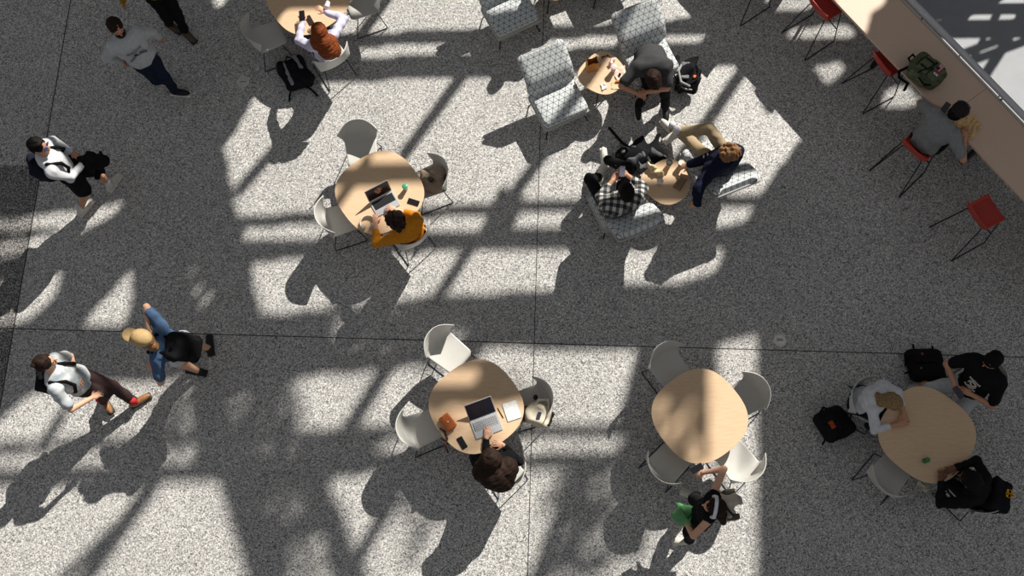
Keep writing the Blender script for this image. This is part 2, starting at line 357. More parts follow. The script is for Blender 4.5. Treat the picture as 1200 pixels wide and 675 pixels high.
lit([(830, 415), (895, 420), (890, 556), (831, 556)], .74); lit([(817, 452), (774, 510), (790, 548), (815, 554), (816, 500)], .74)
DAPPLE = [([(262, 450), (345, 450), (350, 540), (270, 540)], 90), ([(300, 560), (350, 560), (385, 680), (310, 690)], 60), ([(383, 350), (560, 370), (560, 425), (388, 425)], 130),
          ([(640, 545), (770, 540), (770, 650), (640, 690)], 110), ([(360, 510), (440, 510), (440, 545), (360, 545)], 30), ([(190, 450), (232, 440), (230, 545), (180, 540)], 20),
          ([(545, 455), (640, 455), (640, 500), (545, 500)], 16), ([(430, 560), (500, 560), (560, 640), (470, 660)], 25)]

def fac(p): t = (YF-p[1])/SUN[1]; return p[0]+SUN[0]*t, p[2]+SUN[2]*t
FX0, FX1, FZ0, FZ1, FS = -11.5, 27.5, LOW, 19.5, .05
gx = np.arange(FX0, FX1, FS); gz = np.arange(FZ0, FZ1, FS); GXm, GZm = np.meshgrid(gx, gz, indexing='ij')
def inside(poly):
    m = np.zeros(GXm.shape, bool); n = len(poly)
    for i in range(n):
        (xa, za), (xb, zb) = poly[i], poly[(i+1) % n]
        if abs(za-zb) < 1e-9: continue
        m ^= ((za > GZm) != (zb > GZm)) & (GXm < (xb-xa)*(GZm-za)/(zb-za)+xa)
    return m
mask = np.zeros(GXm.shape, bool)
for p in FL: mask |= inside([fac(q) for q in p])
m2 = mask.astype(np.float32)
for _ in range(2): m2[1:-1, 1:-1] = (m2[1:-1, 1:-1]*4+m2[:-2, 1:-1]+m2[2:, 1:-1]+m2[1:-1, :-2]+m2[1:-1, 2:])/8
V = np.full((len(gx)+2, len(gz)+2, 5), .5, np.float32); V[1:-1, 1:-1, 1:4] = (m2-.5)[:, :, None]
vs, fs = surface_nets(V); q = np.stack([FX0+(vs[:, 0]-1)*FS, YF+(vs[:, 2]-2)*.05, FZ0+(vs[:, 1]-1)*FS], 1)
me = bpy.data.meshes.new('wall_sun_cutout'); me.from_pydata(q.tolist(), [], fs[:, ::-1].tolist()); struct(link('wall_sun_cutout', me, M_wall))
for k_, p in enumerate(BR):      # the slim bars of the glazing
    q_ = [fac(x) for x in p]; struct(MB().loft([[(x, YF-.06, z) for x, z in q_], [(x, YF+.06, z) for x, z in q_]]).build('trim_%d' % (20+k_), M_wall))
# tree outside whose leaves dapple part of the light
tr = thing('tree', 'broadleaf tree standing outside the glazed wall', 'tree', (24, YF+7, LOW))
lv = MB()
for (poly, n) in DAPPLE:
    P = np.array([at(u, v)[:2] for u, v in poly]); l, h = P.min(0), P.max(0); k = 0
    while k < n:
        x, y = l+(h-l)*RS.rand(2); ins = False
        for i in range(len(P)):
            a, b = P[i], P[(i+1) % len(P)]
            if (a[1] > y) != (b[1] > y) and x < (b[0]-a[0])*(y-a[1])/(b[1]-a[1])+a[0]: ins = not ins
        if not ins: continue
        k += 1; c = np.array([x, y, 0])+SUN*((YF+4+RS.rand()*6-y)/SUN[1])
        t = nrm(RS.randn(3)); s_ = nrm(np.cross(t, SUN+.5*RS.randn(3))); L_ = .12+.12*RS.rand()
        lv.add([c-t*L_, c-t*L_*.2+s_*L_*.45, c+t*L_, c-t*L_*.2-s_*L_*.45, ], [(0, 1, 2, 3)])
lo_ = lv.build('foliage', M_leaf); lo_.parent = tr; lo_.matrix_parent_inverse = Matrix.Translation((-24, -(YF+7), -LOW)); lo_['kind'] = 'stuff'
MB().tube([(0, 0, 0), (.1, 0, 3), (-.1, .1, 7), (.2, 0, 11), (0, 0, 15)], [.2, .17, .13, .08, .03], 10).build('trunk', M_bark, tr, smooth=True)
# ---- counter along the balustrade
ct = thing('counter', 'long pale laminate bar counter running along the balustrade', 'counter', cp(0, 0, 0), math.atan2(CA[1], CA[0]))
def loc_slab(x0, x1, y0, y1, z0, z1, e=.004):
    w, d = (x1-x0)/2, (y1-y0)/2
    r = slab(w, d, .008, [(e, z0), (0, z0+e), (0, z1-e), (e, z1)]); return [[(x+(x0+x1)/2, y+(y0+y1)/2, z) for x, y, z in q] for q in r]
sgn = 1 if np.cross(CA, CN)[2] > 0 else -1
seam = float(CA @ (at(1158, 102, ZC)-c0)); ends = [-5, seam, 8]
for a, b in zip(ends, ends[1:]):
    MB().loft(loc_slab(a+.0015, b-.0015, min(0, sgn*CW), max(0, sgn*CW), ZC-.04, ZC)).build('countertop', M_counter, ct)
for a in np.arange(-4.6, 8, 1.8):
    MB().loft(loc_slab(a-.025, a+.025, min(sgn*.35, sgn*(CW-.03)), max(sgn*.35, sgn*(CW-.03)), 0, ZC-.04)).build('support_panel', M_black, ct)
rl = thing('balustrade', 'steel tube handrail with glass panels beside the counter', 'railing', cp(0, CW, 0), math.atan2(CA[1], CA[0]))
ZR = 1.08; rn = float(CN @ (at(1067.5, 0, ZR)-c0))-CW
MB().tube([(-5, sgn*rn, ZR), (8, sgn*rn, ZR)], .042, 20).build('handrail', M_steel, rl, smooth=True)
MB().box((1.5, sgn*.02, ZC-.03), (6.5, .014, .03)).build('ledge', M_ledge, rl)
for a in np.arange(-4.9, 8, 1.45):
    MB().box((a+.72, sgn*(rn-.03), .56), (.7, .007, .44)).build('glass_panel', mat('glass', (190, 200, 200), .05, alpha=.18), rl)
    MB().box((a, sgn*(rn-.03), .54), (.012, .03, .5)).build('post', M_steel, rl)
for a in np.arange(-4.9, 8, .72):
    MB().tube([(a, sgn*.04, ZC-.02), (a, sgn*rn, ZR-.03)], .011, 8).build('bracket', M_steel, rl)
MB().box((1.5, sgn*(.055), -.2), (6.5, .012, .21)).build('fascia', M_ledge, rl)
# ---- round floor outlets
for (u, v, lab, white) in ((285, 96, 'round steel floor box cover beside the black and grey backpack', 0), (914, 399, 'round floor box cover with a pale sticker near the floor joint', 1)):
    t = thing('floor_outlet', lab, 'floor outlet', at(u, v, 0), 0, 'round floor box covers')
    MB().lathe([(.085, 0), (.085, .004), (.078, .006), (.073, .004), (.069, .003)], n=32).build('rim', mat('rim_paint', (214, 212, 206), .5), t, smooth=False)
    MB().lathe([(.068, .0), (.068, .0045), (.065, .005)], n=32).build('lid', mat('pale_lid', (232, 226, 218), .6) if white else mat('grey_lid', (205, 203, 198), .6), t)
    MB().box((0, .0, .0055), (.045, .006, .0005)).build('slot', mat('lid_slot', (110, 108, 105), .6), t)
    if white: MB().box((-.005, .02, .0056), (.04, .008, .0005)).build('sticker', mat('lid_print', (150, 150, 175), .7), t)
# ------------------------------------------------------------------ furniture
def shell_grid(fn, nu=28, nv=30):
    vs = [fn(-1+2*i/nu, j/nv) for j in range(nv+1) for i in range(nu+1)]
    fs = [(j*(nu+1)+i, j*(nu+1)+i+1, (j+1)*(nu+1)+i+1, (j+1)*(nu+1)+i) for j in range(nv) for i in range(nu)]
    return MB().add(vs, fs)
def solid(o, t):
    m = o.modifiers.new('thickness', 'SOLIDIFY'); m.thickness = t; m.offset = 0; return o
def chair_fn(u, v):
    if v < .5:
        s = v/.5; y = .235-.43*s; w = .205+.025*s; z = .455-.012*(1-u*u)-.02*max(0, 1-s/.12)**2
        w -= .05*max(0, 1-s/.12)**2; y += .0
        return (u*w, y+(.02*(u*u))*s*s, z+.006*s)
    s = (v-.5)/.5; w = .23+.06*s**.7
    y = -.195-.05*min(1, s*4)**.7-.075*s; z = .461+.03*min(1, s*4)**2*0+.345*s**1.05
    wrap = (.02+.17*s**.8)*abs(u)**2.3; z = .461+(z-.461)*(1-.16*abs(u)**3*s)
    return (u*w, y+wrap, z)
chair0 = thing('shell_chair', 'x', 'chair')
solid(shell_grid(chair_fn).build('seat_shell', M_white, chair0, smooth=True), .01)
for s in (-1, 1):
    MB().tube([(s*.15, .10, .44), (s*.17, .13, .435), (s*.235, .235, .02), (s*.237, .22, .008), (s*.24, -.24, .008), (s*.238, -.255, .02), (s*.17, -.15, .43), (s*.15, -.12, .44)], .0075, 8).build('side_frame', M_wire, chair0, smooth=True)
for q_ in (.13, -.15): MB().tube([(-.17, q_, .437), (0, q_, .43), (.17, q_, .437)], .007).build('seat_support', M_wire, chair0, smooth=True)
for _r in (chair0,): _r.scale = (.925, .925, 1)
used = set()
def place(proto, loc, rz, label, group):
    if id(proto) not in used:
        used.add(id(proto)); proto.location = [float(x) for x in loc]; proto.rotation_euler = (0, 0, rz); proto['label'] = label; proto['group'] = group; return proto
    return dup(proto, loc, rz, label, group)
def chair(u, v, du, dv, label):
    p = at(u, v, .45); p[2] = 0; return place(chair0, p, yaw(hd(u, v, du, dv)), label, 'white shell chairs at the oak tables')
chair(315, 43, .93, -.35, 'white shell chair left of the topmost big table, empty, by the floor box cover')
chair(386, 65, -.55, -.83, 'white shell chair the red-haired person sits on')
chair(424, 5, -.93, .35, 'white shell chair at the top edge, right of the red-haired person')
chair(424, 177, .12, .99, 'empty white shell chair above the table with the open dark-screen laptop and headphones')
chair(401, 257, .95, -.3, 'empty white shell chair left of the table of the person in orange')
chair(501, 214, -.93, .37, 'white shell chair with a beige jacket lying on it')
chair(479, 272, -.6, -.81, 'white shell chair the person in the orange sweater sits on')
chair(527, 414, .78, .62, 'empty sunlit white shell chair behind the table with the orange leather bag')
chair(496, 502, .92, -.38, 'empty white shell chair left of the table with the orange leather bag')
chair(620, 474, -.95, .3, 'white shell chair with a cream tote bag lying on it')
chair(588, 550, -.55, -.83, 'white shell chair under the person with long brown hair')
chair(786, 434, .6, .8, 'empty white shell chair at the upper left of the bare table')
chair(868, 469, -.87, .5, 'empty white shell chair at the upper right of the bare table, seat in shade')
chair(784, 542, .69, -.73, 'empty shaded white shell chair at the lower left of the bare table')
chair(863, 540, -.6, -.8, 'empty sunlit white shell chair beside the standing woman with headphones')
chair(1017, 474, .86, .5, 'white shell chair the blond person in the white top sits on')
chair(1042, 556, .63, -.77, 'empty white shell chair in the shade at the lower right table')
chair(1139, 451, -.85, .52, 'white shell chair under the person in the black printed t-shirt')
chair(1138, 575, -.72, -.68, 'white shell chair under the dark-haired person in black')
def big_table(u, v, rot, label):
    p = at(u, v, .74); p[2] = 0; t = thing('round_table', label, 'table', p, 0, 'big oak tables with rounded square tops')
    o = selli(.532, .532, 2.62, 96, math.radians(rot))
    MB().loft(flat(o, [(.03, .722), (.006, .728), (0, .733), (0, .737), (.004, .74)])).build('tabletop', M_wood, t)
    MB().loft(flat(o, [(.06, .712), (.032, .7215)])).build('tabletop_edge', M_woodedge, t)
    MB().lathe([(.05, .02), (.042, .05), (.038, .68), (.06, .70), (.16, .71)], n=24).build('pedestal', M_black, t, smooth=True, angle=40)
    MB().lathe([(.29, 0), (.29, .008), (.27, .014), (.05, .022)], n=40).build('base', M_black, t, smooth=True, angle=40)
    return t
big_table(361, -3, 36.5, 'big oak table at the top edge where the red-haired person sits')
big_table(444.7, 225, 36.5, 'big oak table with laptop, phone and headphones before the person in orange')
big_table(558, 476, 36.5, 'big oak table with the silver laptop, white notebook and orange leather bag')
big_table(820, 487, 36.5, 'big oak table with nothing on its top')
big_table(1086.6, 508.8, 50, 'big oak table in the shade at the lower right with a green can')
# lounge chairs
lounge0 = thing('lounge_chair', 'x', 'lounge chair')
def cush(w, d, r, z0, z1, e=.035):
    pr = [(e, z0), (e*.3, z0+e*.3), (0, z0+e), (0, z1-e), (e*.3, z1-e*.3), (e, z1), (w*.5, z1+.008)]
    return slab(w, d, r, pr)
MB().loft(cush(.35, .30, .07, .30, .42)).build('seat_cushion', M_tri, lounge0, smooth=True, uv=1.0, angle=60)
MB().loft(slab(.365, .315, .05, [(.02, .25), (0, .265), (0, .31), (.01, .325)])).build('seat_shell', M_greyshell, lounge0, smooth=True, angle=50)
def tilt(rings, ang, off):
    c, s = math.cos(ang), math.sin(ang); return [[(x, y*c-z*s+off[1], y*s+z*c+off[2]) for x, y, z in r] for r in rings]
BK = math.radians(56)          # the back leans well over: local y runs up the back, z is its front normal
ANG = math.pi-BK
def bent(name, m, w, L, r, zo, th):
    """curved back: steep at the seat, leaning over towards the top"""
    S_ = np.linspace(0, L, 61); th_ = np.radians(80-46*np.clip((S_-.10)/.22, 0, 1)**1.0); yy = -.285-np.concatenate([[0], np.cumsum(np.cos(th_[:-1])*np.diff(S_))]); zz = .37+np.concatenate([[0], np.cumsum(np.sin(th_[:-1])*np.diff(S_))])
    uvs = []
    def g(u, v):
        e = min(v*L, L-v*L); hw = w if e >= r else w-r+math.sqrt(max(0, r*r-(r-e)**2)); s = v*L; x = u*hw
        y0, z0, a = np.interp(s, S_, yy), np.interp(s, S_, zz), np.interp(s, S_, th_); edge = max(0, abs(u)-.85)/.15; q = zo-.02*edge**2*(th > .04)
        uvs.append((x, s)); return (x, y0+q*math.sin(a), z0+q*math.cos(a))
    o = shell_grid(g, 24, 40).build(name, m, lounge0, smooth=True); lay = o.data.uv_layers.new(name='UVMap')
    for l_ in o.data.loops: lay.data[l_.index].uv = uvs[l_.vertex_index]
    solid(o, th); bv = o.modifiers.new('soft_edge', 'BEVEL'); bv.width = min(.02, th*.3); bv.segments = 3; bv.limit_method = 'ANGLE'; bv.angle_limit = math.radians(50)
bent('back_cushion', M_tri, .345, .62, .07, .045, .085)
bent('back_shell', M_greyshell, .36, .64, .06, -.012, .03)
for sx_ in (-1, 1):
    for sy_ in (-1, 1):
        MB().tube([(sx_*.27, sy_*.22, .26), (sx_*.345, sy_*.30, .0)], [.014, .009], 10).build('leg', M_black, lounge0, smooth=True)
lounge0.scale = (.925, .925, .97)
def lounge(u, v, du, dv, label):
    p = at(u, v, .42); p[2] = 0; return place(lounge0, p, yaw(hd(u, v, du, dv)), label, 'triangle-patterned lounge chairs')
lounge(655, 117, .47, .88, 'empty triangle-patterned lounge chair left of the small table with the paper bag')
lounge(598, 11, .5, .87, 'triangle-patterned lounge chair at the top edge, upper left of the other empty one')
lounge(712, -37, .47, .88, 'triangle-patterned lounge chair beyond the top edge, right of the cut-off small table')
lounge(762, 68, .47, .88, 'triangle-patterned lounge chair under the bent-over person in dark grey')
lounge(725, 235, -.45, -.89, 'triangle-patterned lounge chair of the person in the plaid shirt')
lounge(834.5, 186.5, -.45, -.89, 'triangle-patterned lounge chair of the person in the navy sweater')
# small tables
def small_table(u, v, rot, label):
    p = at(u, v, .48); p[2] = 0; t = thing('side_table', label, 'side table', p, 0, 'small oak side tables between the lounge chairs')
    o = []
    for k in range(80):
        a = 2*math.pi*k/80; r = .312*(1+.045*math.cos(3*(a-math.radians(rot)))+.035*math.cos(4*(a-math.radians(rot+20)))); o.append((r*math.cos(a), r*math.sin(a)))
    MB().loft(flat(o, [(.05, .46), (.01, .465), (0, .472), (0, .477), (.006, .48)])).build('tabletop', M_wood, t)
    for k in range(3):
        a = math.radians(rot+120*k+60); c, s = math.cos(a), math.sin(a)
        MB().tube([(c*.1, s*.1, .46), (c*.24, s*.24, .0)], .009, 8).build('leg', M_black, t, smooth=True)
    return t
small_table(706, 86, 75, 'small oak side table with paper bag, wrappers and cup')
small_table(781, 213, 60, 'small oak side table between the plaid and navy-sweater people')
small_table(647, -23, 75, 'small oak side table just showing at the top edge')
# bar stools
stool0 = thing('bar_stool', 'x', 'bar stool')
def stool_fn(u, v):
    au = abs(u)
    if v < .6:
        s = v/.6; y = .2-.37*s; w = .205; z = .75-.018*max(0, 1-s/.12)**2
        return (u*w, y, z+.035*au**8)
    s = (v-.6)/.4; return (u*(.205+.012*s), -.17-.045*s-.02*min(1, 3*s)+.02*au**4, .75+.035*au**8*(1-s)+.20*s)
solid(shell_grid(stool_fn).build('seat_shell', M_red, stool0, smooth=True), .014)
MB().loft(slab(.165, .15, .03, [(.004, .755), (0, .76), (0, .765), (.01, .77)])).build('seat_pad', M_redpad, stool0, smooth=True, angle=50)
for s in (-1, 1):
    MB().tube([(s*.14, .09, .735), (s*.19, .12, .73), (s*.27, .20, .02), (s*.272, .185, .008), (s*.285, -.36, .008), (s*.282, -.37, .02), (s*.17, -.17, .73), (s*.13, -.14, .735)], .0085, 8).build('side_frame', M_black, stool0, smooth=True)
MB().tube([(-.235, .163, .32), (.235, .163, .32)], .008).build('footrest', M_black, stool0, smooth=True)
stool0.scale = (.925, .925, 1)
def stool(a, b, label):
    p, q = at(*a), at(*b); m = (p+q)/2; t = nrm(q-p); f = np.array([-t[1], t[0], 0])
    if f @ CN < 0: f = -f
    return place(stool0, m+f*.338, yaw(f), label, 'red bar stools along the counter')
stool((838, -5), (871, 35), 'bar stool at the top edge of which only the black legs show')
stool((913, 35), (946, 75), 'sunlit red bar stool at the top end of the counter')
stool((983, 94), (1014, 138), 'red bar stool pushed partly under the counter left of the olive backpack')
stool((1015, 197), (1057, 235), 'red bar stool under the man in the grey t-shirt')
stool((1085, 262), (1118, 311), 'empty red bar stool below the counter, apart from the others')
# ------------------------------------------------------------------ people
def skin(rgb): return mat('skin_%d_%d_%d' % rgb, rgb, .55, var=.05, scale=25)
SK1, SK2, SK3, SK4 = (222, 172, 142), (200, 148, 118), (168, 115, 86), (120, 78, 56)
M_eye = mat('eye', (40, 30, 26), .2, var=0)
def frame(f, up):
    u = nrm(up); r = nrm(np.cross(f, u)); f2 = np.cross(u, r); return r, f2, u
def ik(S, W, l1, l2, pole):
    d = np.linalg.norm(W-S); k = 1.0
    if d > .985*(l1+l2): k = d/(.985*(l1+l2)); l1 *= k; l2 *= k
    t = (W-S)/max(d, 1e-6); a = (l1*l1-l2*l2+d*d)/(2*d); h = math.sqrt(max(0, l1*l1-a*a)); p = pole-(pole@t)*t
    return S+t*a+nrm(p)*h, k
def hand(sd, W, hdv, nv, side, curl, s=1.0):
    """palm and five separate fingers; side = direction of the thumb"""
    hdv = nrm(hdv); nv = nrm(nv-(nv@hdv)*hdv); sv = np.cross(hdv, nv); sv = sv if sv@side > 0 else -sv
    M = np.array([sv, hdv, nv]).T; c = W+hdv*.045*s
    sd.ell(c, (.043*s, .055*s, .0165*s), M, .012)
    for i, (o, L) in enumerate(((.031, .072), (.0105, .080), (-.0105, .074), (-.031, .058))):
        b = W+hdv*(.082 if abs(o) < .02 else .074)*s+sv*o*s; d = nrm(hdv+sv*o*6); a1 = curl*.7; a2 = curl*1.6
        m = b+(d*math.cos(a1)+nv*math.sin(a1))*L*.5*s; e = m+(d*math.cos(a2)+nv*math.sin(a2))*L*.5*s
        sd.cap(b, m, .0092*s, .0085*s, .006); sd.cap(m, e, .0085*s, .0072*s, .004)
    b = W+hdv*.025*s+sv*.032*s; m = b+nrm(hdv*.6+sv*.8+nv*.3)*.04*s; e = m+nrm(hdv*.9+sv*.25+nv*.4)*.03*s
    sd.cap(b, m, .0125*s, .0105*s, .008); sd.cap(m, e, .010*s, .008*s, .005)
HS = 1.14
def R3(*t): return tuple(x*HS for x in t)
def person(name_label, pelvis, neck, head, fwd, hfwd, LH, RH, LF, RF, ltoe, rtoe, sk=SK1, top=None, top_long=True, pants=None, shorts=False, shoe=None, sole=None,
           hair=None, hairstyle='short', hairpts=None, sc=1.05, lel=None, rel=None, lkn=None, rkn=None, pitch=0.0, curl=.5, fem=False, hood=False, sock=None,
           palm=(0, 0, -1), lcurl=None, rcurl=None, cuff=None, pantsfit=0.0, topfit=0.0, rhd=None, lhd=None, sleeve=.9):
    T = lambda q: at(*q) if len(q) == 3 and abs(q[0]) > 12 or (len(q) == 3 and q[0] >= 12) else np.asarray(q, float)
    P, Cn, Hc = at(*pelvis), at(*neck), at(*head); f = hd(pelvis[0], pelvis[1], *fwd)
    root = thing('person', name_label, 'person', (P[0], P[1], 0))
    up = nrm(Cn-P); L = np.linalg.norm(Cn-P); r, ft, up = frame(f, up); l_ = -r
    sw = (.165 if fem else .185)*sc; chw = .15 if fem else .172
    hf = hd(head[0], head[1], *hfwd); hu0 = np.array([0, 0, 1.0])*math.cos(pitch)+hf*math.sin(pitch); hf = hf*math.cos(pitch)-np.array([0, 0, 1.0])*math.sin(pitch)
    hr, hf, hu = frame(hf, hu0); HM = np.array([hr, hf, hu]).T; hs = HS; hr, hf, hu = hr*hs, hf*hs, hu*hs; TM = np.array([r, ft, up]).T
    SL = Cn-up*.07+l_*sw; SR = Cn-up*.07+r*sw; HL = P+l_*.09*sc; HR = P+r*.09*sc
    PR, Fm = nrm(np.cross(ft, [0, 0, 1])), nrm(np.array([ft[0], ft[1], 0]))
    B = lambda v: PR*v[0]+Fm*v[1]+np.array([0, 0, 1.0])*v[2]
    lw, rw = at(*LH), at(*RH); la, ra = at(*LF), at(*RF)
    Lel, k1 = ik(SL, lw, .29*sc, .255*sc, B(lel or (-.6, -.35, -.8))); Rel, k2 = ik(SR, rw, .29*sc, .255*sc, B(rel or (.6, -.35, -.8)))
    Lkn, k3 = ik(HL, la, .43*sc, .42*sc, B(lkn or (0, 1, .25))); Rkn, k4 = ik(HR, ra, .43*sc, .42*sc, B(rkn or (0, 1, .25)))
    print('POSE', name_label[:34], 'spine %.2f neck %.2f' % (L, np.linalg.norm(Hc-Cn)), 'stretch', *('%.2f' % k for k in (k1, k2, k3, k4)))
    def torso(s, g):
        s.ell(P+up*.02, (.155*sc+g, .112*sc+g, .12+g), TM, .05); s.ell(P+up*L*.33, ((.118 if fem else .138)*sc+g, .095*sc+g, .15+g), TM, .06)
        s.ell(P+up*L*.68, (chw*sc+g, .108*sc+g, .17+g), TM, .06); s.cap(Cn-up*.055+l_*(sw-.04), Cn-up*.055+r*(sw-.04), .052+g, None, .05)
    b = SDF(); torso(b, -.004)
    b.cap(Cn-up*.05, Hc-hu*.03-hf*.01, .055*sc, .05*sc, .03)
    b.ell(Hc+hu*.025-hf*.008, R3(.075, .095, .085), HM, .02).ell(Hc-hu*.045+hf*.022, R3(.057, .068, .07), HM, .03)
    b.ell(Hc-hu*.09+hf*.062, R3(.022, .018, .018), HM, .02)
    b.cap(Hc+hf*.083+hu*.012, Hc+hf*.108-hu*.022, .008, .0125, .012); b.cap(Hc+hf*.079+hu*.03+hr*.032, Hc+hf*.079+hu*.03-hr*.032, .009, None, .012)
    b.cap(Hc+hf*.087-hu*.052+hr*.016, Hc+hf*.087-hu*.052-hr*.016, .0075, None, .006)
    for s in (-1, 1): b.ell(Hc+hr*s*.076-hf*.005-hu*.005, R3(.011, .019, .03), HM, .008)
    for (S, E_, W, sd_, hv, cu) in ((SL, Lel, lw, r, lhd, lcurl), (SR, Rel, rw, -r, rhd, rcurl)):
        b.cap(S, E_, .047*sc, .038*sc, .03); b.cap(E_, W, .038*sc, .026*sc, .012)
        d = nrm(W-E_) if hv is None else nrm(nrm(W-E_)*.4+B(hv)); hand(b, W, d, np.asarray(palm, float), sd_, curl if cu is None else cu, .95 if fem else 1.0)
    toes = []
    for (Hp, K, A, td, uv_) in ((HL, Lkn, la, ltoe, LF), (HR, Rkn, ra, rtoe, RF)):
        b.cap(Hp, K, .078*sc, .052*sc, .04); b.cap(K, K+(A-K)*.35, .052*sc, .054*sc, .02); b.cap(K+(A-K)*.35, A, .054*sc, .034*sc, .02)
        t = hd(uv_[0], uv_[1], td[0], td[1]); 
        if len(td) > 2: t = nrm(t+np.array([0, 0, td[2]]))
        toes.append((A, t)); b.cap(A-t*.02+[0, 0, -.03], A+t*.12+[0, 0, -.04], .03, .026, .02)
    b.build('body', skin(sk), root, .0085)
    for s in (-1, 1):
        c = Hc+hf*.078+hu*.012+hr*s*.03-np.array(root.location)
        MB().lathe([(.0015, -.009), (.008, -.005), (.0095, 0), (.008, .005), (.0015, .009)], c, 10).build('eye', M_eye, root, smooth=True)
    if top:
        s = SDF(); g = .02+topfit; torso(s, g)
        for (S, E_, W) in ((SL, Lel, lw), (SR, Rel, rw)):
            if top_long is None: continue
            if top_long: s.cap(S, E_, .057+g*.5, .048+g*.4, .04); s.cap(E_, E_+(W-E_)*sleeve, .048+g*.4, .036+g*.3, .015)
            else: s.cap(S, S+(E_-S)*.72, .060+g*.5, .058+g*.4, .035)
        if hood: s.ell(Cn-up*.02-ft*.07, (.11, .06, .085), TM, .03)
        s.cap(Cn-up*.035+r*.03, Cn-up*.035-r*.03, .062, None, .02)
        s.cut(P-up*.07, -up)
        s.build('top', top, root, .0095, wob=(.006, 38, int(P[0]*10) % 50+1))
        if cuff:
            for (E_, W) in ((Lel, lw), (Rel, rw)): SDF().cap(E_+(W-E_)*.82, E_+(W-E_)*.93, .041, .039).build('cuff', cuff, root, .01)
    if pants:
        s = SDF(); g = .016+pantsfit; s.ell(P+up*.0, (.158*sc+g, .117*sc+g, .115+g), TM, .05)
        for (Hp, K, A) in ((HL, Lkn, la), (HR, Rkn, ra)):
            if shorts: s.cap(Hp, Hp+(K-Hp)*.85, .088+g, .075+g, .04)
            else: s.cap(Hp, K, .08+g, .058+g, .04); s.cap(K, K+(A-K)*.9, .058+g, .045+g, .02)
        s.build('trousers' if not shorts else 'shorts', pants, root, .0105, wob=(.006, 30, int(P[1]*10) % 50+1))
    if shoe:
        for (A, t) in toes:
            sz = np.array([0, 0, 1.0]); n = nrm(sz-(sz@t)*t); rr = np.cross(t, n); M = np.array([rr, t, n]).T
            o = SDF().ell(A+t*.055-n*.042, (.048, .15, .05), M, .02).ell(A-n*.01-t*.02, (.045, .055, .06), M, .03).cut(A-n*.083, -n).build('shoe', shoe, root, .0095)
            if sole: SDF().box(A+t*.055-n*.078, (.05, .148, .014), .013, M).build('sole', sole, root, .0095).parent = o
            if sock: SDF().cap(A-n*.01, A+n*.10, .047, .05).build('sock', sock, root, .0105)
    if hair:
        s = SDF(); k = .012
        s.ell(Hc+hu*.03-hf*.014, R3(.084, .101, .092), HM, .02)
        if hairstyle in ('short', 'curly', 'bun', 'long', 'tail', 'afro'): s.ell(Hc-hu*.01-hf*.05, R3(.076, .056, .087), HM, .02)
        if hairstyle == 'curly': s.ell(Hc+hu*.045, R3(.106, .12, .092), HM, .02)
        if hairpts:
            pts = [Hc-hf*.03+hu*.02 if p is None else at(*p[:3]) for p, _ in hairpts]; rad = [q for _, q in hairpts]
            for a, c_, ra_, rb_ in zip(pts, pts[1:], rad, rad[1:]): s.cap(a, c_, ra_, rb_, .04)
        s.cut(Hc+hf*(.072 if hairstyle != 'curly' else .09)+hu*.03, hf-hu*.55)
        s.build('hair', hair, root, .0085, wob=(.014, 70, 3) if hairstyle == 'curly' else (.005, 90, 5))
    root['_r'] = 1; del root['_r']
    return dict(root=root, P=P, C=Cn, H=Hc, r=r, f=ft, up=up, hr=hr, hf=hf, hu=hu, HM=HM, TM=TM, L=L, lw=lw, rw=rw, Lel=Lel, Rel=Rel, B=B, la=la, ra=ra)
def hairm(n, a, b): return mat(n, a, .6, scale=110, rgb2=b, stretch=(1, 1, .12), bump=.5, spec=.12)
H_black = hairm('black_hair', (12, 10, 10), (26, 22, 21)); H_brown = hairm('brown_hair', (26, 18, 14), (56, 40, 32)); H_red = hairm('red_hair', (78, 36, 18), (156, 82, 42))
H_curl = hairm('curly_brown_hair', (84, 56, 36), (172, 130, 92)); H_blond = hairm('blond_hair', (100, 78, 52), (176, 148, 108))
def cloth(n, c, var=.1): return mat(n, c, .9, var=var, scale=22, spec=.15, bump=.15)
K_black = cloth('black_cloth', (24, 24, 27)); K_white = cloth('white_cloth', (214, 216, 220)); K_grey = cloth('grey_cloth', (140, 142, 142)); K_navy = cloth('navy_cloth', (24, 28, 48))
K_jean = cloth('dark_denim', (30, 38, 56)); K_blue = cloth('blue_denim', (76, 100, 132)); K_khaki = cloth('khaki_cloth', (172, 152, 122))
K_orange = cloth('orange_knit', (206, 134, 34)); K_yellow = cloth('mustard_cloth', (178, 136, 34)); K_lilac = cloth('lilac_cloth', (208, 204, 226)); K_dgrey = cloth('charcoal_cloth', (66, 66, 68))
K_ltgrey = cloth('light_grey_cloth', (190, 194, 196)); K_brownp = cloth('plum_brown_cloth', (66, 50, 50))
S_white = mat('white_shoe', (214, 210, 200), .6); S_black = mat('black_shoe', (22, 22, 24), .6); S_tan = mat('tan_leather_shoe', (150, 106, 68), .5); S_brown = mat('dark_tan_shoe', (92, 74, 58), .6); S_sole = mat('pale_sole', (226, 222, 212), .6); S_dsole = mat('dark_sole', (50, 48, 46), .7)
M_strap = cloth('strap_webbing', (20, 20, 23))
def loc(pt, ob): return np.asarray(pt, float)-np.array(ob.location)
def rod(name, pts, r, m, ob, n=8): return MB().tube([loc(p, ob) for p in pts], r, n).build(name, m, ob, smooth=True)
def phone(u, v, z, du, dv, label, screen=(30, 30, 34), tilt=0, zoff=0):
    p = at(u, v, z); t = thing('phone', label, 'phone', p, yaw(hd(u, v, du, dv))); t.rotation_euler[0] = tilt
    MB().loft(slab(.037, .076, .01, [(.002, .0), (0, .002), (0, .007), (.002, .009)])).build('case', mat('phone_case', (28, 28, 30), .4), t)
    MB().loft(slab(.034, .072, .008, [(0, .009), (0, .0096)])).build('screen', mat('phone_screen_%d' % screen[0], screen, .15), t); return t
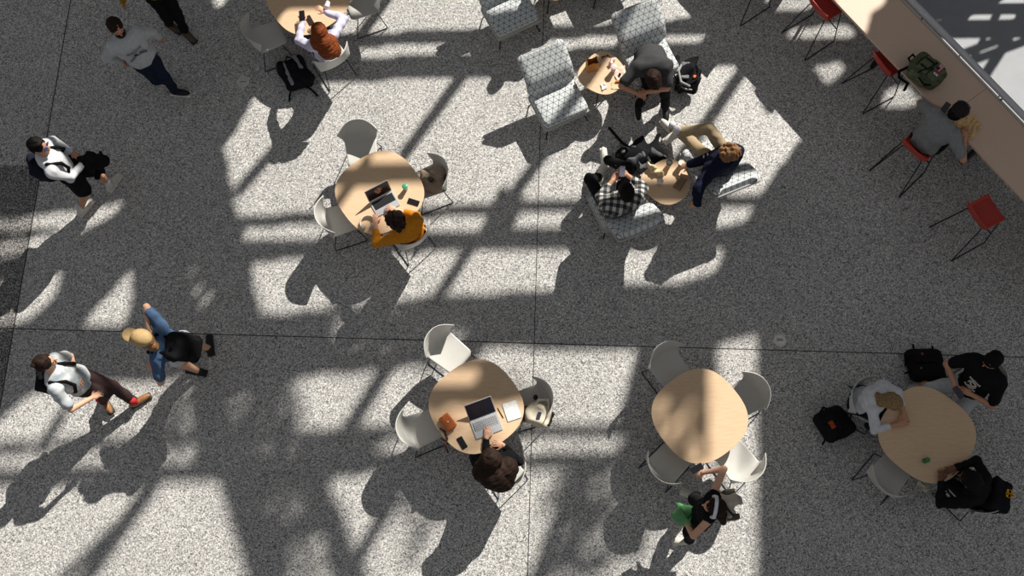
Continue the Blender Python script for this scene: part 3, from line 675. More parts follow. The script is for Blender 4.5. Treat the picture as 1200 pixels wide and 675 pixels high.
def backpack_worn(ps, m, label, h=.44, w=.3, d=.18, back=.2, down=.22, strapm=None, pocket=True):
    c = ps['C']-ps['up']*down-ps['f']*back; t = thing('backpack', label, 'backpack', (c[0], c[1], 0)); M = ps['TM']
    SDF().box(c, (w/2, d/2, h/2), .07, M, .03).build('main_bag', m, t, .011, wob=(.012, 22, 9))
    if pocket: SDF().box(c-ps['f']*(d*.45)-ps['up']*.08, (w*.38, .05, h*.26), .04, M).build('front_pocket', m, t, .011, wob=(.008, 30, 4))
    for s in (-1, 1):
        a = ps['C']-ps['up']*.03-ps['f']*.10+ps['r']*s*.09; q = [a, ps['C']+ps['up']*.022+ps['r']*s*.105, ps['C']-ps['up']*.07+ps['f']*.135+ps['r']*s*.11, ps['C']-ps['up']*.22+ps['f']*.145+ps['r']*s*.13, ps['C']-ps['up']*.36+ps['f']*.06+ps['r']*s*.17, c-ps['up']*.17+ps['r']*s*.13]
        sd = SDF(); 
        for x, y in zip(q, q[1:]): sd.cap(x, y, .021, None, .01)
        sd.build('shoulder_strap', strapm or M_strap, t, .009)
    rod('grab_handle', [c+ps['up']*h*.5+ps['r']*-.04, c+ps['up']*(h*.5+.035), c+ps['up']*h*.5+ps['r']*.04], .008, M_strap, t)
    return t, c
# --- walkers
p1 = person('person in a mustard jacket and black trousers at the top edge', (183, -12, .93), (160, -38, 1.44), (152, -50, 1.62), (.6, .7), (.5, .8), (205, -20, .85), (144, 3, .85), (217, 37, .09), (198, 27, .10), (.6, .6), (.7, .5),
            sk=SK2, top=K_yellow, pants=K_black, shoe=S_brown, sole=S_dsole, hair=H_black)
p2 = person('person walking in a light grey printed hoodie and dark jeans', (166, 66, .93), (144, 44, 1.44), (136, 32, 1.6), (.5, .85), (.55, .8), (186, 45, .86), (142, 72, .86), (205, 106, .09), (191, 94, .10), (.95, .1), (.9, .3),
            sk=SK2, top=K_ltgrey, pants=K_jean, shoe=S_black, sole=S_sole, hair=H_brown, hood=True, topfit=.02)
t = p2['root']; B_ = SDF(); B_.ell(p2['H']-p2['hu']*.065+p2['hf']*.035, R3(.063, .068, .063), p2['HM']); B_.cut(p2['H']-p2['hu']*.03+p2['hf']*.0, p2['hu']-.2*p2['hf']); B_.build('beard', H_brown, t, .009)
def mark(ps, name, m, specs, d=.135, z0=.2, flip=1):
    """flat printed marks on the chest: list of (x, y, half width, half height, angle)"""
    mb = MB(); o = ps['C']-ps['up']*z0+ps['f']*d*flip
    for (x, y, w, h, a) in specs:
        ca, sa = math.cos(a), math.sin(a); R_ = ps['r']*flip; U = ps['up']
        bend = -abs(x)**2*3.2*flip
        mb.box(loc(o+R_*x+U*y+ps['f']*bend, ps['root']), (w, h, .006), np.array([R_*ca+U*sa, -R_*sa+U*ca, ps['f']]).T)
    return mb.build(name, m, ps['root'])
mark(p2, 'chest_print', mat('print_grey', (120, 124, 128), .8), [(-.11+.02*i, .05+.02*math.sin(math.pi*i/10), .006, .012, .15*(i-5)*-.3) for i in range(11)]+[(-.1, -.045, .05, .006, .5), (-.03, -.02, .03, .006, 0), (.06, -.045, .06, .006, -.4), (-.09, -.06, .05, .005, .45), (.06, -.06, .05, .005, -.4)], d=.18, z0=.2)
mark(p2, 'chest_emblem', mat('print_dark', (58, 48, 44), .8), [(0, .01, .018, .012, 0), (.008, .022, .008, .008, .6), (-.012, -.004, .008, .008, .6)], d=.184, z0=.2)
p4 = person('person walking in a white hoodie and black shorts with sunglasses', (79, 197, .93), (54, 184, 1.44), (45.5, 171, 1.6), (.85, -.25), (1, .12), (84, 179, 1.05), (98, 190, 1.02), (129, 216, .10), (95, 245, .09), (.55, -.8), (.65, -.75),
            sk=SK2, top=K_white, pants=K_black, shorts=True, shoe=S_white, sole=S_sole, sock=K_white, hair=H_black, hood=True, lel=(-.7, -.2, -.6), rel=(.6, -.3, -.7), pantsfit=.02)
sg = SDF()
for s in (-1, 1): sg.ell(p4['H']+p4['hf']*.093+p4['hu']*.014+p4['hr']*s*.033, (.03, .009, .02), p4['HM'], .004)
sg.build('sunglasses', mat('blue_lens', (40, 70, 150), .1), p4['root'], .007)
rod('sunglasses_arm', [p4['H']+p4['hf']*.09+p4['hr']*.06+p4['hu']*.014, p4['H']-p4['hf']*.01+p4['hr']*.08+p4['hu']*.01], .004, M_black, p4['root'])
backpack_worn(p4, cloth('navy_pack', (28, 32, 44)), 'dark navy backpack worn by the person in the white hoodie', back=.2, down=.25)
t = thing('jacket', 'black jacket carried over the arm of the person in the white hoodie', 'jacket', (*at(108, 190, .95)[:2], 0))
SDF().cap(at(94, 187, 1.0), at(112, 184, .98), .045, .05, .04).cap(at(112, 184, .98), at(121, 188, .9), .05, .045, .04).cap(at(100, 192, .98), at(119, 196, .8), .05, .05, .05).build('cloth', K_black, t, .012, wob=(.03, 28, 12))
p10 = person('person walking in a marbled short-sleeved shirt and plum trousers', (92, 446, .93), (60, 438, 1.43), (53, 425, 1.6), (.93, -.15), (.95, -.35), (90, 440, 1.1), (108, 466, 1.02), (158, 471, .10), (120, 469, .13), (.8, -.45), (.5, .8),
             sk=SK1, top=mat('marbled_shirt', (150, 165, 178), .85, scale=9, rgb2=(232, 232, 228), bump=.1), top_long=False, pants=K_brownp, shoe=S_tan, sole=S_dsole, sock=mat('red_sock', (196, 46, 46), .8), hair=H_brown, rel=(.9, -.2, -.5), lel=(-.3, .2, -.9), topfit=.012)
SDF().ell(p10['H']-p10['hf']*.07+p10['hu']*.07, R3(.045, .045, .04), p10['HM']).build('hair_bun', H_brown, p10['root'], .009, wob=(.01, 80, 2))
backpack_worn(p10, K_black, 'black backpack worn by the person in the marbled shirt', back=.2, down=.27)
p11 = person('person walking in a tan cap and blue t-shirt with light shorts', (212, 406, .93), (183, 403, 1.42), (167, 397, 1.57), (-.9, -.12), (-.9, -.25), (178, 432, 1.0), (174, 386, 1.42), (233, 435, .09), (245, 408, .09), (-.5, -.1), (-.12, -1),
             sk=SK1, top=K_blue, top_long=False, pants=cloth('pale_print_shorts', (206, 208, 214)), shorts=True, shoe=S_black, sole=S_dsole, hair=H_curl, rel=(.8, -.5, .1), lel=(-.8, -.3, -.5), hairpts=[(None, .07), ((180, 406, 1.5), .05), ((183, 411, 1.38), .03)], topfit=.01)
cp_ = SDF().ell(p11['H']+p11['hu']*.045-p11['hf']*.005, R3(.096, .112, .09), p11['HM']); cp_.cut(p11['H']+p11['hu']*.03, -p11['hu']); co = cp_.build('cap', mat('tan_cap', (190, 160, 112), .85), p11['root'], .009)
b_ = SDF().ell(p11['H']+p11['hu']*.035+p11['hf']*.12, R3(.078, .09, .012), p11['HM']); bo = b_.build('cap_brim', _m['tan_cap'], p11['root'], .008)
rod('cap_cord', [p11['H']+p11['hu']*.10+p11['hf']*.06+p11['hr']*(-.03), p11['H']+p11['hu']*.115+p11['hf']*.065, p11['H']+p11['hu']*.10+p11['hf']*.06+p11['hr']*.035], .0045, mat('cap_cord', (90, 62, 30), .8), p11['root'])
backpack_worn(p11, K_black, 'bulging black backpack worn by the person in the tan cap', h=.46, w=.34, d=.22, back=.22, down=.22)
p13 = person('standing woman in black wearing white over-ear headphones', (824, 603, .93), (835, 592, 1.38), (837, 594, 1.54), (-.9, -.25), (-.9, -.15), (803, 611, .95), (824, 554, 1.16), (808, 633, .09), (816, 582, .09), (-.95, .1), (-.9, -.4),
             sk=SK1, top=K_black, top_long=None, pants=K_black, shoe=S_white, sole=S_sole, hair=H_brown, fem=True, sc=1.0, rel=(.9, -.1, .0), lel=(-.9, .1, -.3), curl=.7, hairpts=[(None, .06), ((845, 603, 1.45), .055), ((848, 612, 1.3), .035)])
h = p13; hp = thing('headphones', 'white over-ear headphones worn by the standing woman', 'headphones', (h['H'][0], h['H'][1], 0))
arc = [h['H']+h['hr']*.1*math.sin(a)+h['hu']*(.018+.112*math.cos(a)) for a in np.linspace(-1.45, 1.45, 15)]
sd = SDF()
for x, y in zip(arc, arc[1:]): sd.cap(x-h['hf']*.008, y-h['hf']*.008, .011, None, .004).cap(x+h['hf']*.008, y+h['hf']*.008, .011, None, .004)
sd.build('headband', mat('white_plastic', (232, 234, 240), .4), hp, .007)
for s in (-1, 1): SDF().ell(h['H']+h['hr']*s*.098-h['hu']*.005, (.02, .036, .042), h['HM']).build('ear_cup', _m['white_plastic'], hp, .008)
phone(816.5, 549, 1.15, .9, -.5, 'black phone in the hand of the woman with headphones')
# --- seated
p3 = person('red-haired person in a lilac top at the topmost table', (384, 62, .55), (377, 45, 1.03), (374, 37, 1.17), (-.5, -.86), (-.35, -.95), (355, 26, .82), (381, 14, .92), (362, 40, .09), (378, 20, .09), (-.5, -.86), (-.5, -.86),
            sk=SK1, top=K_lilac, pants=mat('teal_denim', (46, 84, 100), .9), shoe=S_black, sole=S_sole, hair=H_red, hairstyle='long', fem=True, rel=(.95, -.2, -.2), lel=(-.9, -.4, -.3), pitch=.35, lhd=(0, .9, .2), rhd=(-.4, .6, .6),
            hairpts=[(None, .09), ((371, 47, 1.08), .075), ((368, 56, .95), .05), ((374, 47, 1.08), .09), ((381, 50, 1.08), .11), ((385, 58, .98), .125), ((392, 58, .88), .105), ((388, 48, 1.0), .09)])
p5 = person('curly dark-haired person in an orange sweater at the laptop', (483, 274, .56), (475, 268, 1.02), (465, 260, 1.14), (-.6, -.81), (-.7, -.75), (440, 261, .78), (464, 246, .79), (450, 268, .09), (468, 238, .09), (-.6, -.8), (-.6, -.8),
            sk=SK1, top=K_orange, pants=K_jean, shoe=S_white, sole=S_sole, hair=H_brown, hairstyle='curly', fem=True, rel=(.6, -.3, -.7), lel=(-.8, -.1, -.45), pitch=.45, sleeve=.55, topfit=.012)
p12 = person('person with long brown hair at the silver laptop', (590, 553, .55), (582, 543, 1.02), (575, 537, 1.14), (-.5, -.85), (-.4, -.9), (570, 513, .78), (590, 522, .78), (560, 548, .09), (580, 520, .09), (-.5, -.85), (-.5, -.85),
             sk=SK1, top=K_black, pants=K_black, shoe=S_black, hair=H_brown, hairstyle='long', fem=True, pitch=.4, rel=(.25, -.3, -.9), lel=(-.3, -.3, -.9), curl=.35, sleeve=.85, lhd=(.5, .6, 0), rhd=(-.7, .4, 0),
             hairpts=[(None, .12), ((566, 550, 1.0), .13), ((578, 556, .98), .17), ((587, 560, .86), .16), ((593, 548, .98), .14)])
p6 = person('person in dark grey bent forward on the lounge chair', (762, 66, .5), (764, 80, .90), (765, 93, .93), (.08, 1), (.05, 1), (758, 108, .64), (748, 110, .60), (780, 126, .09), (748, 124, .09), (.12, 1), (.05, 1),
            sk=SK2, top=K_dgrey, top_long=False, pants=K_black, shoe=S_black, sole=S_sole, hair=H_brown, hairstyle='long', pitch=.9, rel=(.9, .3, -.1), lel=(-.9, .3, -.1), hairpts=[(None, .10), ((768, 101, .86), .075), ((760, 104, .84), .04)], topfit=.035)
p7 = person('person in a black and white plaid shirt looking at a phone', (718, 240, .5), (730, 237, .98), (734, 225, 1.12), (-.35, -.93), (-.3, -.95), (718, 211, .76), (735, 205, .8), (703, 208, .09), (709, 187, .42), (.25, -.8), (-.12, -1),
            sk=SK2, top=M_plaid, pants=K_black, shoe=S_white, sole=S_sole, hair=H_black, pitch=.5, rkn=(.6, .7, .6), lkn=(-.3, 1, .1), rel=(.7, -.1, -.5), lel=(-.7, -.1, -.5), sleeve=.6, topfit=.028)
p8 = person('curly-haired person in a navy sweater and khaki trousers with legs crossed', (847, 188, .54), (848, 188, 1.02), (855, 180, 1.15), (-.6, -.8), (-.95, .1), (817, 240, .62), (806, 193, .62), (787, 150, .12), (793, 155, .58), (-.6, -.6), (-.85, .5, -.1),
            sk=SK1, top=K_navy, pants=K_khaki, shoe=S_white, sole=S_sole, sock=K_white, hair=H_curl, hairstyle='curly', pitch=.35, lkn=(-.1, 1, .5), rkn=(.45, .6, 1), rel=(.5, .1, -.6), lel=(-.8, -.2, .1), topfit=.045, palm=(0, 0, -1), lhd=(-.3, .7, -.2))
for s, W, E_ in ((1, p8['rw'], p8['Rel']),):
    for q in (.08, .26): a_ = E_+(W-E_)*q; dn = nrm(W-E_); SDF().cap(a_-dn*.05, a_+dn*.05, .086-.05*q, .084-.05*q, .005).cut(a_+dn*.012, dn).cut(a_-dn*.012, -dn).build('sleeve_stripe', K_white, p8['root'], .0075)
p9 = person('man in a grey t-shirt and dark beanie eating at the counter', (1083, 166, .82), (1109, 143, 1.27), (1123, 131, 1.38), (.78, -.62), (.85, -.5), (1103, 128, 1.12), (1130, 162, 1.12), (1086, 160, .34), (1100, 175, .34), (.8, -.6), (.8, -.6),
            sk=SK2, top=K_grey, top_long=False, pants=K_black, shoe=S_black, hair=H_black, pitch=.5, rel=(.9, -.2, -.4), lel=(-.9, -.2, -.4), topfit=.014, sc=1.08, lkn=(0, 1, -.6), rkn=(0, 1, -.6))
bn = SDF().ell(p9['H']+p9['hu']*.04-p9['hf']*.01, R3(.093, .108, .095), p9['HM']); bn.cut(p9['H']+p9['hu']*.01, -p9['hu']+.1*p9['hf']); bn.build('beanie', mat('dark_beanie', (38, 30, 32), .95), p9['root'], .009, wob=(.004, 90, 6))
sd = SDF(); ar = [p9['H']+p9['hr']*.098*math.sin(a)+p9['hu']*(.04+.098*math.cos(a)) for a in np.linspace(-1.3, 1.3, 13)]
for x, y in zip(ar, ar[1:]): sd.cap(x, y, .006, None, .003)
sd.build('beanie_seam', mat('seam_grey', (120, 112, 112), .8), p9['root'], .006)
p14 = person('blond person in a white long-sleeved top leaning on the shaded table', (1007, 469, .56), (1033, 466, .98), (1045, 471, 1.06), (.9, .4), (.85, .5), (1059, 484, .79), (1052, 497, .79), (1030, 486, .09), (1022, 500, .09), (.9, .4), (.9, .4),
             sk=SK2, top=K_white, pants=K_navy, shoe=S_black, hair=H_blond, hairstyle='long', fem=True, pitch=.7, rel=(.5, -.2, -.5), lel=(-.6, .2, -.5), sleeve=.6, hairpts=[(None, .08), ((1034, 470, 1.06), .06), ((1028, 463, 1.0), .035)])
p15 = person('person in a black printed t-shirt looking down at a phone', (1136, 455, .54), (1160, 432, 1.03), (1163, 422, 1.15), (-.72, .6), (-.75, .5), (1138, 462, .80), (1119, 451, .80), (1108, 474, .09), (1084, 448, .09), (-.8, .5), (-.8, .4),
             sk=SK2, top=K_black, top_long=False, pants=K_ltgrey, shorts=True, shoe=S_white, sole=S_sole, hair=H_black, pitch=.5, rel=(.8, -.1, -.4), lel=(-.8, -.1, -.4), rkn=(.3, 1, .3), lkn=(-.3, 1, .3), sc=1.1, topfit=.016)
ring = [(.052*math.cos(a), .052*math.sin(a), .012, .006, a+math.pi/2) for a in np.linspace(0, 5.2, 18)]
mark(p15, 'chest_print', mat('print_white', (214, 210, 200), .8), ring+[(.02, .01, .02, .008, .7), (-.01, -.015, .02, .008, -.5), (-.03, .005, .008, .014, .3)]+[(-.07+.02*i, .085-.01*abs(i-3.5)*.6, .007, .010, -.1*(i-3.5)) for i in range(8)]+[(-.06, -.07, .02, .006, -.4), (.055, -.07, .025, .006, .4)], d=.188, z0=.21)
p16 = person('dark-haired person in black with a yellow back emblem', (1146, 580, .54), (1144, 573, 1.02), (1136, 562, 1.16), (-.8, -.58), (-.85, -.5), (1103, 563, .79), (1120, 548, .79), (1120, 580, .09), (1125, 560, .09), (-.8, -.5), (-.8, -.5),
             sk=SK4, top=K_black, pants=K_black, shoe=S_white, hair=H_black, hairstyle='long', fem=True, pitch=.4, rel=(.8, 0, -.4), lel=(-.8, 0, -.5), hairpts=[(None, .09), ((1144, 570, 1.08), .10)])

person('person in dark clothes standing just beyond the top edge by the cut-off small table', (660, -66, .93), (668, -90, 1.44), (668, -100, 1.6), (-.4, .8), (-.4, .8), (640, -62, .9), (684, -62, .9), (662, -22, .09), (648, -20, .09), (-.3, -.9), (-.3, -.9),
       sk=SK2, top=K_dgrey, pants=K_black, shoe=S_black, sole=S_dsole, hair=H_black, topfit=.03)
# ------------------------------------------------------------------ things on the tables
M_silver = mat('laptop_aluminium', (196, 198, 202), .35, metal=.3, var=.02); M_keys = mat('laptop_keys', (44, 44, 48), .5, scale=90)
def laptop(u, v, du, dv, label, w=.165, d=.115, lid=105, scr=(46, 34, 36), body=None, keys=None, keyrows=False):
    """the screen stands at the far side (+y); rz turns +y to (du, dv)"""
    p = at(u, v, .74); t = thing('laptop', label, 'laptop', p, yaw(hd(u, v, du, dv))); body = body or M_silver
    MB().loft(slab(w, d, .012, [(.003, .0), (0, .003), (0, .012), (.003, .015)])).build('base', body, t)
    kb = MB().loft([[(x, y+.03, z) for x, y, z in q] for q in slab(w*.88, d*.5, .004, [(0, .015), (0, .0156)])]).build('keyboard', keys or M_keys, t)
    km = MB()
    for r in range(5):
        for c in range(13): km.box((-.88*w+.011+(c+.3)*w*1.76/13.2, .03+d*.42-r*d*.205, .0165), (w*.058, d*.085, .0011))
    ko = km.build('keys', mat('key_top_'+('dark' if not keyrows else 'pale'), (24, 24, 28) if not keyrows else (170, 172, 176), .5), t); ko.parent = kb
    MB().loft([[(x, y-.066, z) for x, y, z in q] for q in slab(w*.33, d*.3, .006, [(0, .015), (0, .0155)])]).build('touchpad', mat('touchpad', (176, 178, 182), .4), t)
    a = math.radians(lid); c, s = math.cos(a), math.sin(a)
    def up(rings): return [[(x, d+.003+(y+d)*-c, .012+(y+d)*s) if abs(z) < 1e-9 else (x, d+.003-(y+d)*c+z*s, .012+(y+d)*s+z*c) for x, y, z in q] for q in rings]
    ld = MB().loft(up(slab(w, d, .012, [(.002, -.004), (0, -.002), (0, .001), (.002, .003)]))).build('lid', body, t)
    MB().loft(up(slab(w*.95, d*.92, .004, [(0, -.0056), (0, -.0046)]))).build('screen', mat('laptop_screen_%d' % scr[0], scr, .25, scale=6), t).parent = ld
    return t, up
lp, up_ = laptop(451, 239, -.58, .42, 'x')
C.objects.unlink(lp) if False else None
lp['label'] = 'silver laptop with a photo on its screen before the person in orange'; lp.rotation_euler[2] = yaw(hd(446, 233, -.5, -.86)); 
hm = MB()
for (x, y, rx, ry) in ((.0, -.01, .035, .03), (.03, .025, .025, .02), (-.03, .02, .018, .03), (.01, .05, .02, .015)):
    q = [(x+rx*math.cos(k*.4)*(1+.2*math.sin(k*1.3)), y+ry*math.sin(k*.4), 0) for k in range(16)]
    hm.loft(up_([[(a, b, -.0066) for a, b, _ in q], [(a, b, -.0058) for a, b, _ in q]]))
ho = hm.build('screen_picture', mat('picture_skin', (190, 140, 112), .3), lp); ho.parent = [o for o in C.objects if o.parent == lp and o.name.startswith('lid')][0]
lp2, _ = laptop(570, 499, -.35, -.94, 'open silver laptop with a dark screen under the long-haired person\'s hands', w=.17, lid=140, scr=(40, 38, 46), keyrows=True)
phone(484.5, 237, .742, -.95, -.3, 'dark phone lying right of the laptop before the person in orange')
phone(541.5, 519, .742, -.5, -.85, 'dark phone lying below the orange leather bag')
phone(729, 201, .84, .1, -1, 'phone held by the person in the plaid shirt', screen=(92, 90, 104))
phone(354, 18.5, .86, -.1, -1, 'dark phone held in the left hand of the red-haired person')
phone(1123, 460, .84, .55, .8, 'phone with a dark screen held by the person in the printed t-shirt', screen=(60, 62, 74))
phone(1108, 126, 1.16, .6, -.8, 'phone held by the man in the beanie', screen=(70, 72, 80))
phone(363, 24, .742, -.5, -.86, 'tablet-like dark phone on the topmost table before the red-haired person', screen=(54, 46, 42))
# headphones, cans, cups
t = thing('headphones', 'white over-ear headphones lying on the table left of the laptop', 'headphones', (*at(431, 261, .74)[:2], 0))
hc = at(431, 261, .77); sd = SDF(); ar = [hc+[.095*math.cos(a), .095*math.sin(a), .0] for a in np.linspace(-.5, 3.9, 16)]
for x, y in zip(ar, ar[1:]): sd.cap(x-[0, 0, .01], y-[0, 0, .01], .011, None, .004).cap(x+[0, 0, .01], y+[0, 0, .01], .011, None, .004)
sd.build('headband', mat('cream_plastic', (226, 220, 208), .5), t, .008)
for a in (-.5, 3.9): SDF().ell(hc+[.08*math.cos(a), .08*math.sin(a), -.0], (.036, .04, .028)).build('ear_cup', mat('beige_cushion', (196, 178, 156), .8), t, .008)
def lathe_thing(name, label, cat, u, v, z, prof, m, parts=(), grp=None):
    t = thing(name, label, cat, at(u, v, z), 0, grp); MB().lathe(prof, n=24).build('body', m, t, smooth=True, angle=40)
    for n_, pr, mm in parts: MB().lathe(pr, n=24).build(n_, mm, t, smooth=True, angle=40)
    return t
M_glassy = mat('cup_plastic', (214, 222, 218), .15, alpha=.45)
lathe_thing('drink_cup', 'clear cup with a green drink on the table with the headphones', 'cup', 475.5, 222, .74, [(.026, 0), (.036, .1), (.034, .1), (.025, .006)], M_glassy, [('drink', [(.024, .004), (.029, .055), (.02, .056)], mat('matcha', (120, 190, 150), .3)), ('lid', [(.037, .099), (.038, .104), (.03, .108), (.02, .112)], mat('green_lid', (66, 152, 118), .35))])
lathe_thing('drink_can', 'green drink can standing on the shaded lower right table', 'can', 1083.5, 540, .74, [(.024, 0), (.031, .008), (.031, .105), (.026, .115)], mat('green_can', (52, 132, 72), .3, metal=.4), [('lid', [(.026, .114), (.025, .116), (.023, .112)], M_silver)])
lathe_thing('coffee_cup', 'cup with a black lid on the side table', 'cup', 783.5, 194, .48, [(.028, 0), (.04, .1), (.038, .1)], mat('kraft_cup', (180, 150, 110), .8), [('lid', [(.043, .098), (.043, .108), (.036, .112), (.035, .104)], S_black)])
lathe_thing('matcha_cup', 'pale green drink in a cup held by the person in the navy sweater', 'cup', 797.5, 194.5, .48, [(.028, 0), (.04, .11), (.038, .11)], mat('dark_cup', (60, 54, 48), .6), [('drink', [(.037, .095), (.03, .098)], mat('pale_green_drink', (206, 214, 150), .4)), ('rim', [(.04, .108), (.0415, .114), (.038, .112)], mat('paper_rim', (220, 214, 200), .6))])
lathe_thing('iced_cup', 'clear lidded cup on the side table nearest the plaid shirt', 'cup', 772.5, 216, .48, [(.027, 0), (.04, .11), (.038, .11), (.026, .005)], mat('milky_cup', (206, 186, 178), .3, alpha=.75), [('lid', [(.042, .108), (.043, .114), (.034, .122), (.012, .124)], mat('clear_lid', (222, 214, 212), .2))])
lathe_thing('iced_coffee', 'clear cup standing by the wrappers on the small table with the paper bag', 'cup', 718.5, 83.5, .48, [(.028, 0), (.042, .12), (.04, .12), (.027, .005)], mat('milky_cup2', (232, 214, 208), .25, alpha=.6), [('lid', [(.043, .118), (.044, .124), (.034, .13), (.012, .131)], mat('pinkish_lid', (226, 200, 198), .25))])
# paper bags and wrappers
M_kraft = mat('kraft_paper', (184, 150, 106), .85, var=.12, scale=14, bump=.4); M_kraftd = mat('dark_kraft', (142, 116, 92), .85, var=.1, scale=14, bump=.4); M_paper = mat('cream_paper', (222, 200, 160), .8, var=.08, scale=12, bump=.4)
t = thing('paper_bag', 'open brown paper bag standing on the small table, lit orange inside', 'bag', at(693.5, 80, .48), .25)
mb = MB(); w, d, h_ = .075, .048, .2
o_ = [(-w, -d), (0, -d), (w, -d), (w, 0), (w, d), (0, d), (-w, d), (-w, 0)]; wig = [0, .012, 0, -.012, 0, -.012, 0, .012]
mb.loft([[(x, y, 0) for x, y in o_], [(x*1.0, y, h_*.5) for x, y in o_], [(x*1.05+(g_ if abs(x) > .07 and abs(y) < .01 else 0), y*1.1+(g_ if abs(x) < .01 else 0), h_+.01*math.sin(i*2.1)) for i, ((x, y), g_) in enumerate(zip(o_, wig))]], cap=False)
mb.add([(-w, -d, .002), (w, -d, .002), (w, d, .002), (-w, d, .002)], [(0, 1, 2, 3)])
solid(mb.build('paper', mat('orange_kraft', (196, 138, 72), .8, var=.1, bump=.3), t), .002)
def crumple(name, label, cat, pts, z0, m, amp=.02, h=.03, seed=3, vox=.009, part='paper'):
    P_ = [at(u, v, z0+h) for u, v in pts]; t = thing(name, label, cat, (P_[0][0], P_[0][1], z0)); sd = SDF()
    for a, b in zip(P_, P_[1:]): sd.cap(a, b, h, None, .03)
    sd.cut((0, 0, z0+.0005), (0, 0, -1)); sd.build(part, m, t, vox, wob=(amp, 60, seed)); return t
crumple('paper_bag', 'crumpled light kraft bag on the side table beside the plaid shirt', 'bag', [(760, 194), (766, 198), (775, 204)], .48, M_paper, h=.035)
t = thing('paper_bag', 'flat folded brown paper bag on the side table by the navy sweater', 'bag', at(797, 214.5, .48), yaw(hd(797, 215, .52, -.85)))
MB().loft([[(x*(1+.04*math.sin(y*60)), y, z) for x, y, z in r_] for r_ in slab(.055, .105, .012, [(.0, .0), (0, .012), (.004, .045), (.014, .052)])]).build('bag_body', M_kraftd, t)
MB().loft([[(x, y+.085, z) for x, y, z in r_] for r_ in slab(.052, .02, .004, [(0, .048), (0, .056)])]).build('folded_top', M_kraft, t)
def sheet(name, label, cat, u, v, z, w, d, ang, m, seed, amp=.02, n=16, part='paper'):
    rs = np.random.RandomState(seed); ph = rs.rand(6)*6; t = thing(name, label, cat, at(u, v, z), math.radians(ang))
    def g(a, b):
        x, y = a*w, (2*b-1)*d; r_ = math.hypot(a, 2*b-1); q = 1+.14*math.sin(3*math.atan2(2*b-1, a)+ph[0])
        zz = amp*(abs(math.sin(x*38+ph[1]+y*20))*.6+abs(math.sin(y*44+ph[2]-x*17))*.6)*min(1, r_+.25)+.003
        return (x*q, y*q, zz)
    solid(shell_grid(g, n, n).build(part, m, t), .0015); return t
sheet('food_wrapper', 'crumpled tan food wrapper before the man in the beanie', 'wrapper', 1130, 147, ZC, .15, .17, 35, mat('tan_wrapper', (226, 192, 140), .75, bump=.4), 5, .055)
crumple('sandwich', 'sandwich in the wrapper in front of the man in the beanie', 'sandwich', [(1129, 150), (1136, 155)], ZC+.03, mat('bread', (190, 150, 110), .8, bump=.4), h=.028, amp=.01, part='bread')
sheet('napkin', 'white crumpled napkin at the lower side of the small table with the paper bag', 'napkin', 707.5, 101.5, .48, .035, .045, 20, mat('white_paper', (236, 232, 228), .7), 2, .015)
sheet('wrapper', 'pale wrapper opened out on the right side of the small table with the paper bag', 'wrapper', 727, 87, .48, .075, .1, 10, mat('pale_paper', (228, 204, 184), .7), 8, .012)
sheet('napkin', 'tan napkin at the lower right rim of the small table with the paper bag', 'napkin', 721.5, 101, .48, .055, .045, -10, M_paper, 12, .006)
crumple('snack_pouch', 'pink and white snack pouch on the small table with the paper bag', 'pouch', [(719, 69.5), (716, 74.5)], .48, mat('pink_white_foil', (216, 170, 172), .4, scale=30, rgb2=(240, 232, 230)), h=.028, amp=.012, part='foil')
crumple('sauce_cup', 'dark small sauce tub among the wrappers', 'tub', [(726, 87), (726.3, 87.2)], .485, S_black, h=.02, amp=.004, part='tub')
crumple('cookie', 'orange-brown pastry piece lying on the tan napkin', 'pastry', [(722, 95.5), (728, 95)], .487, mat('pastry', (208, 140, 70), .8), h=.013, amp=.006, part='crust')
crumple('necklace_loop', 'dark bag handle loop lying on the small table', 'handle', [(704, 72), (706, 67), (712, 65), (717, 68)], .48, mat('brown_cord', (92, 66, 50), .8), h=.007, amp=.002, part='cord')
sheet('paper_wrapper', 'white and yellow wrapper below the edge of the shaded table', 'wrapper', 1080.5, 571, .5, .07, .03, -38, mat('white_yellow_paper', (214, 206, 176), .7), 4, .02)
# T3: notebook, pen, leather bag
t = thing('notebook', 'white notebook lying at the right side of the table with the silver laptop', 'notebook', at(600, 481.5, .74), yaw(hd(600, 481, -.32, -.95)))
MB().loft(slab(.09, .115, .006, [(0, 0), (0, .003)])).build('cover', mat('notebook_cover', (60, 56, 50), .6), t); MB().loft(slab(.088, .112, .004, [(0, .003), (0, .012)])).build('pages', mat('notebook_pages', (226, 228, 224), .6), t)
t = thing('pen', 'black pen lying left of the white notebook', 'pen', at(586.5, 484, .74), yaw(hd(586, 484, -.5, -.87)))
MB().tube([(0, -.07, .006), (0, .06, .006), (0, .075, .006)], [.005, .005, .002], 8).build('barrel', M_black, t, smooth=True)
M_leath = mat('cognac_leather', (186, 96, 42), .4, var=.2, scale=12, bump=.2); t = thing('leather_bag', 'small cognac leather bag on the table with the silver laptop', 'handbag', (*at(525, 496, .74)[:2], 0))
bf = hd(525, 496, .8, -.62); bM = np.array([np.cross(bf, [0, 0, 1]), bf, [0, 0, 1]]).T; bc = at(525, 495, .775)
SDF().box(bc, (.10, .072, .035), .028, bM).build('bag_body', M_leath, t, .0085, wob=(.006, 40, 2)); SDF().box(bc+bM@np.array([0, .018, .032]), (.098, .05, .012), .01, bM).build('flap', mat('cognac_flap', (204, 110, 52), .4, var=.1), t, .008)
MB().lathe([(.012, .0), (.012, .006), (.006, .009)], loc(bc+[0, 0, .044], t), 12).build('button', M_silver, t)
sp = [at(516, 502, .76), at(521, 506, .75), at(524, 514, .745), at(522, 522, .74), at(525, 530, .62)]
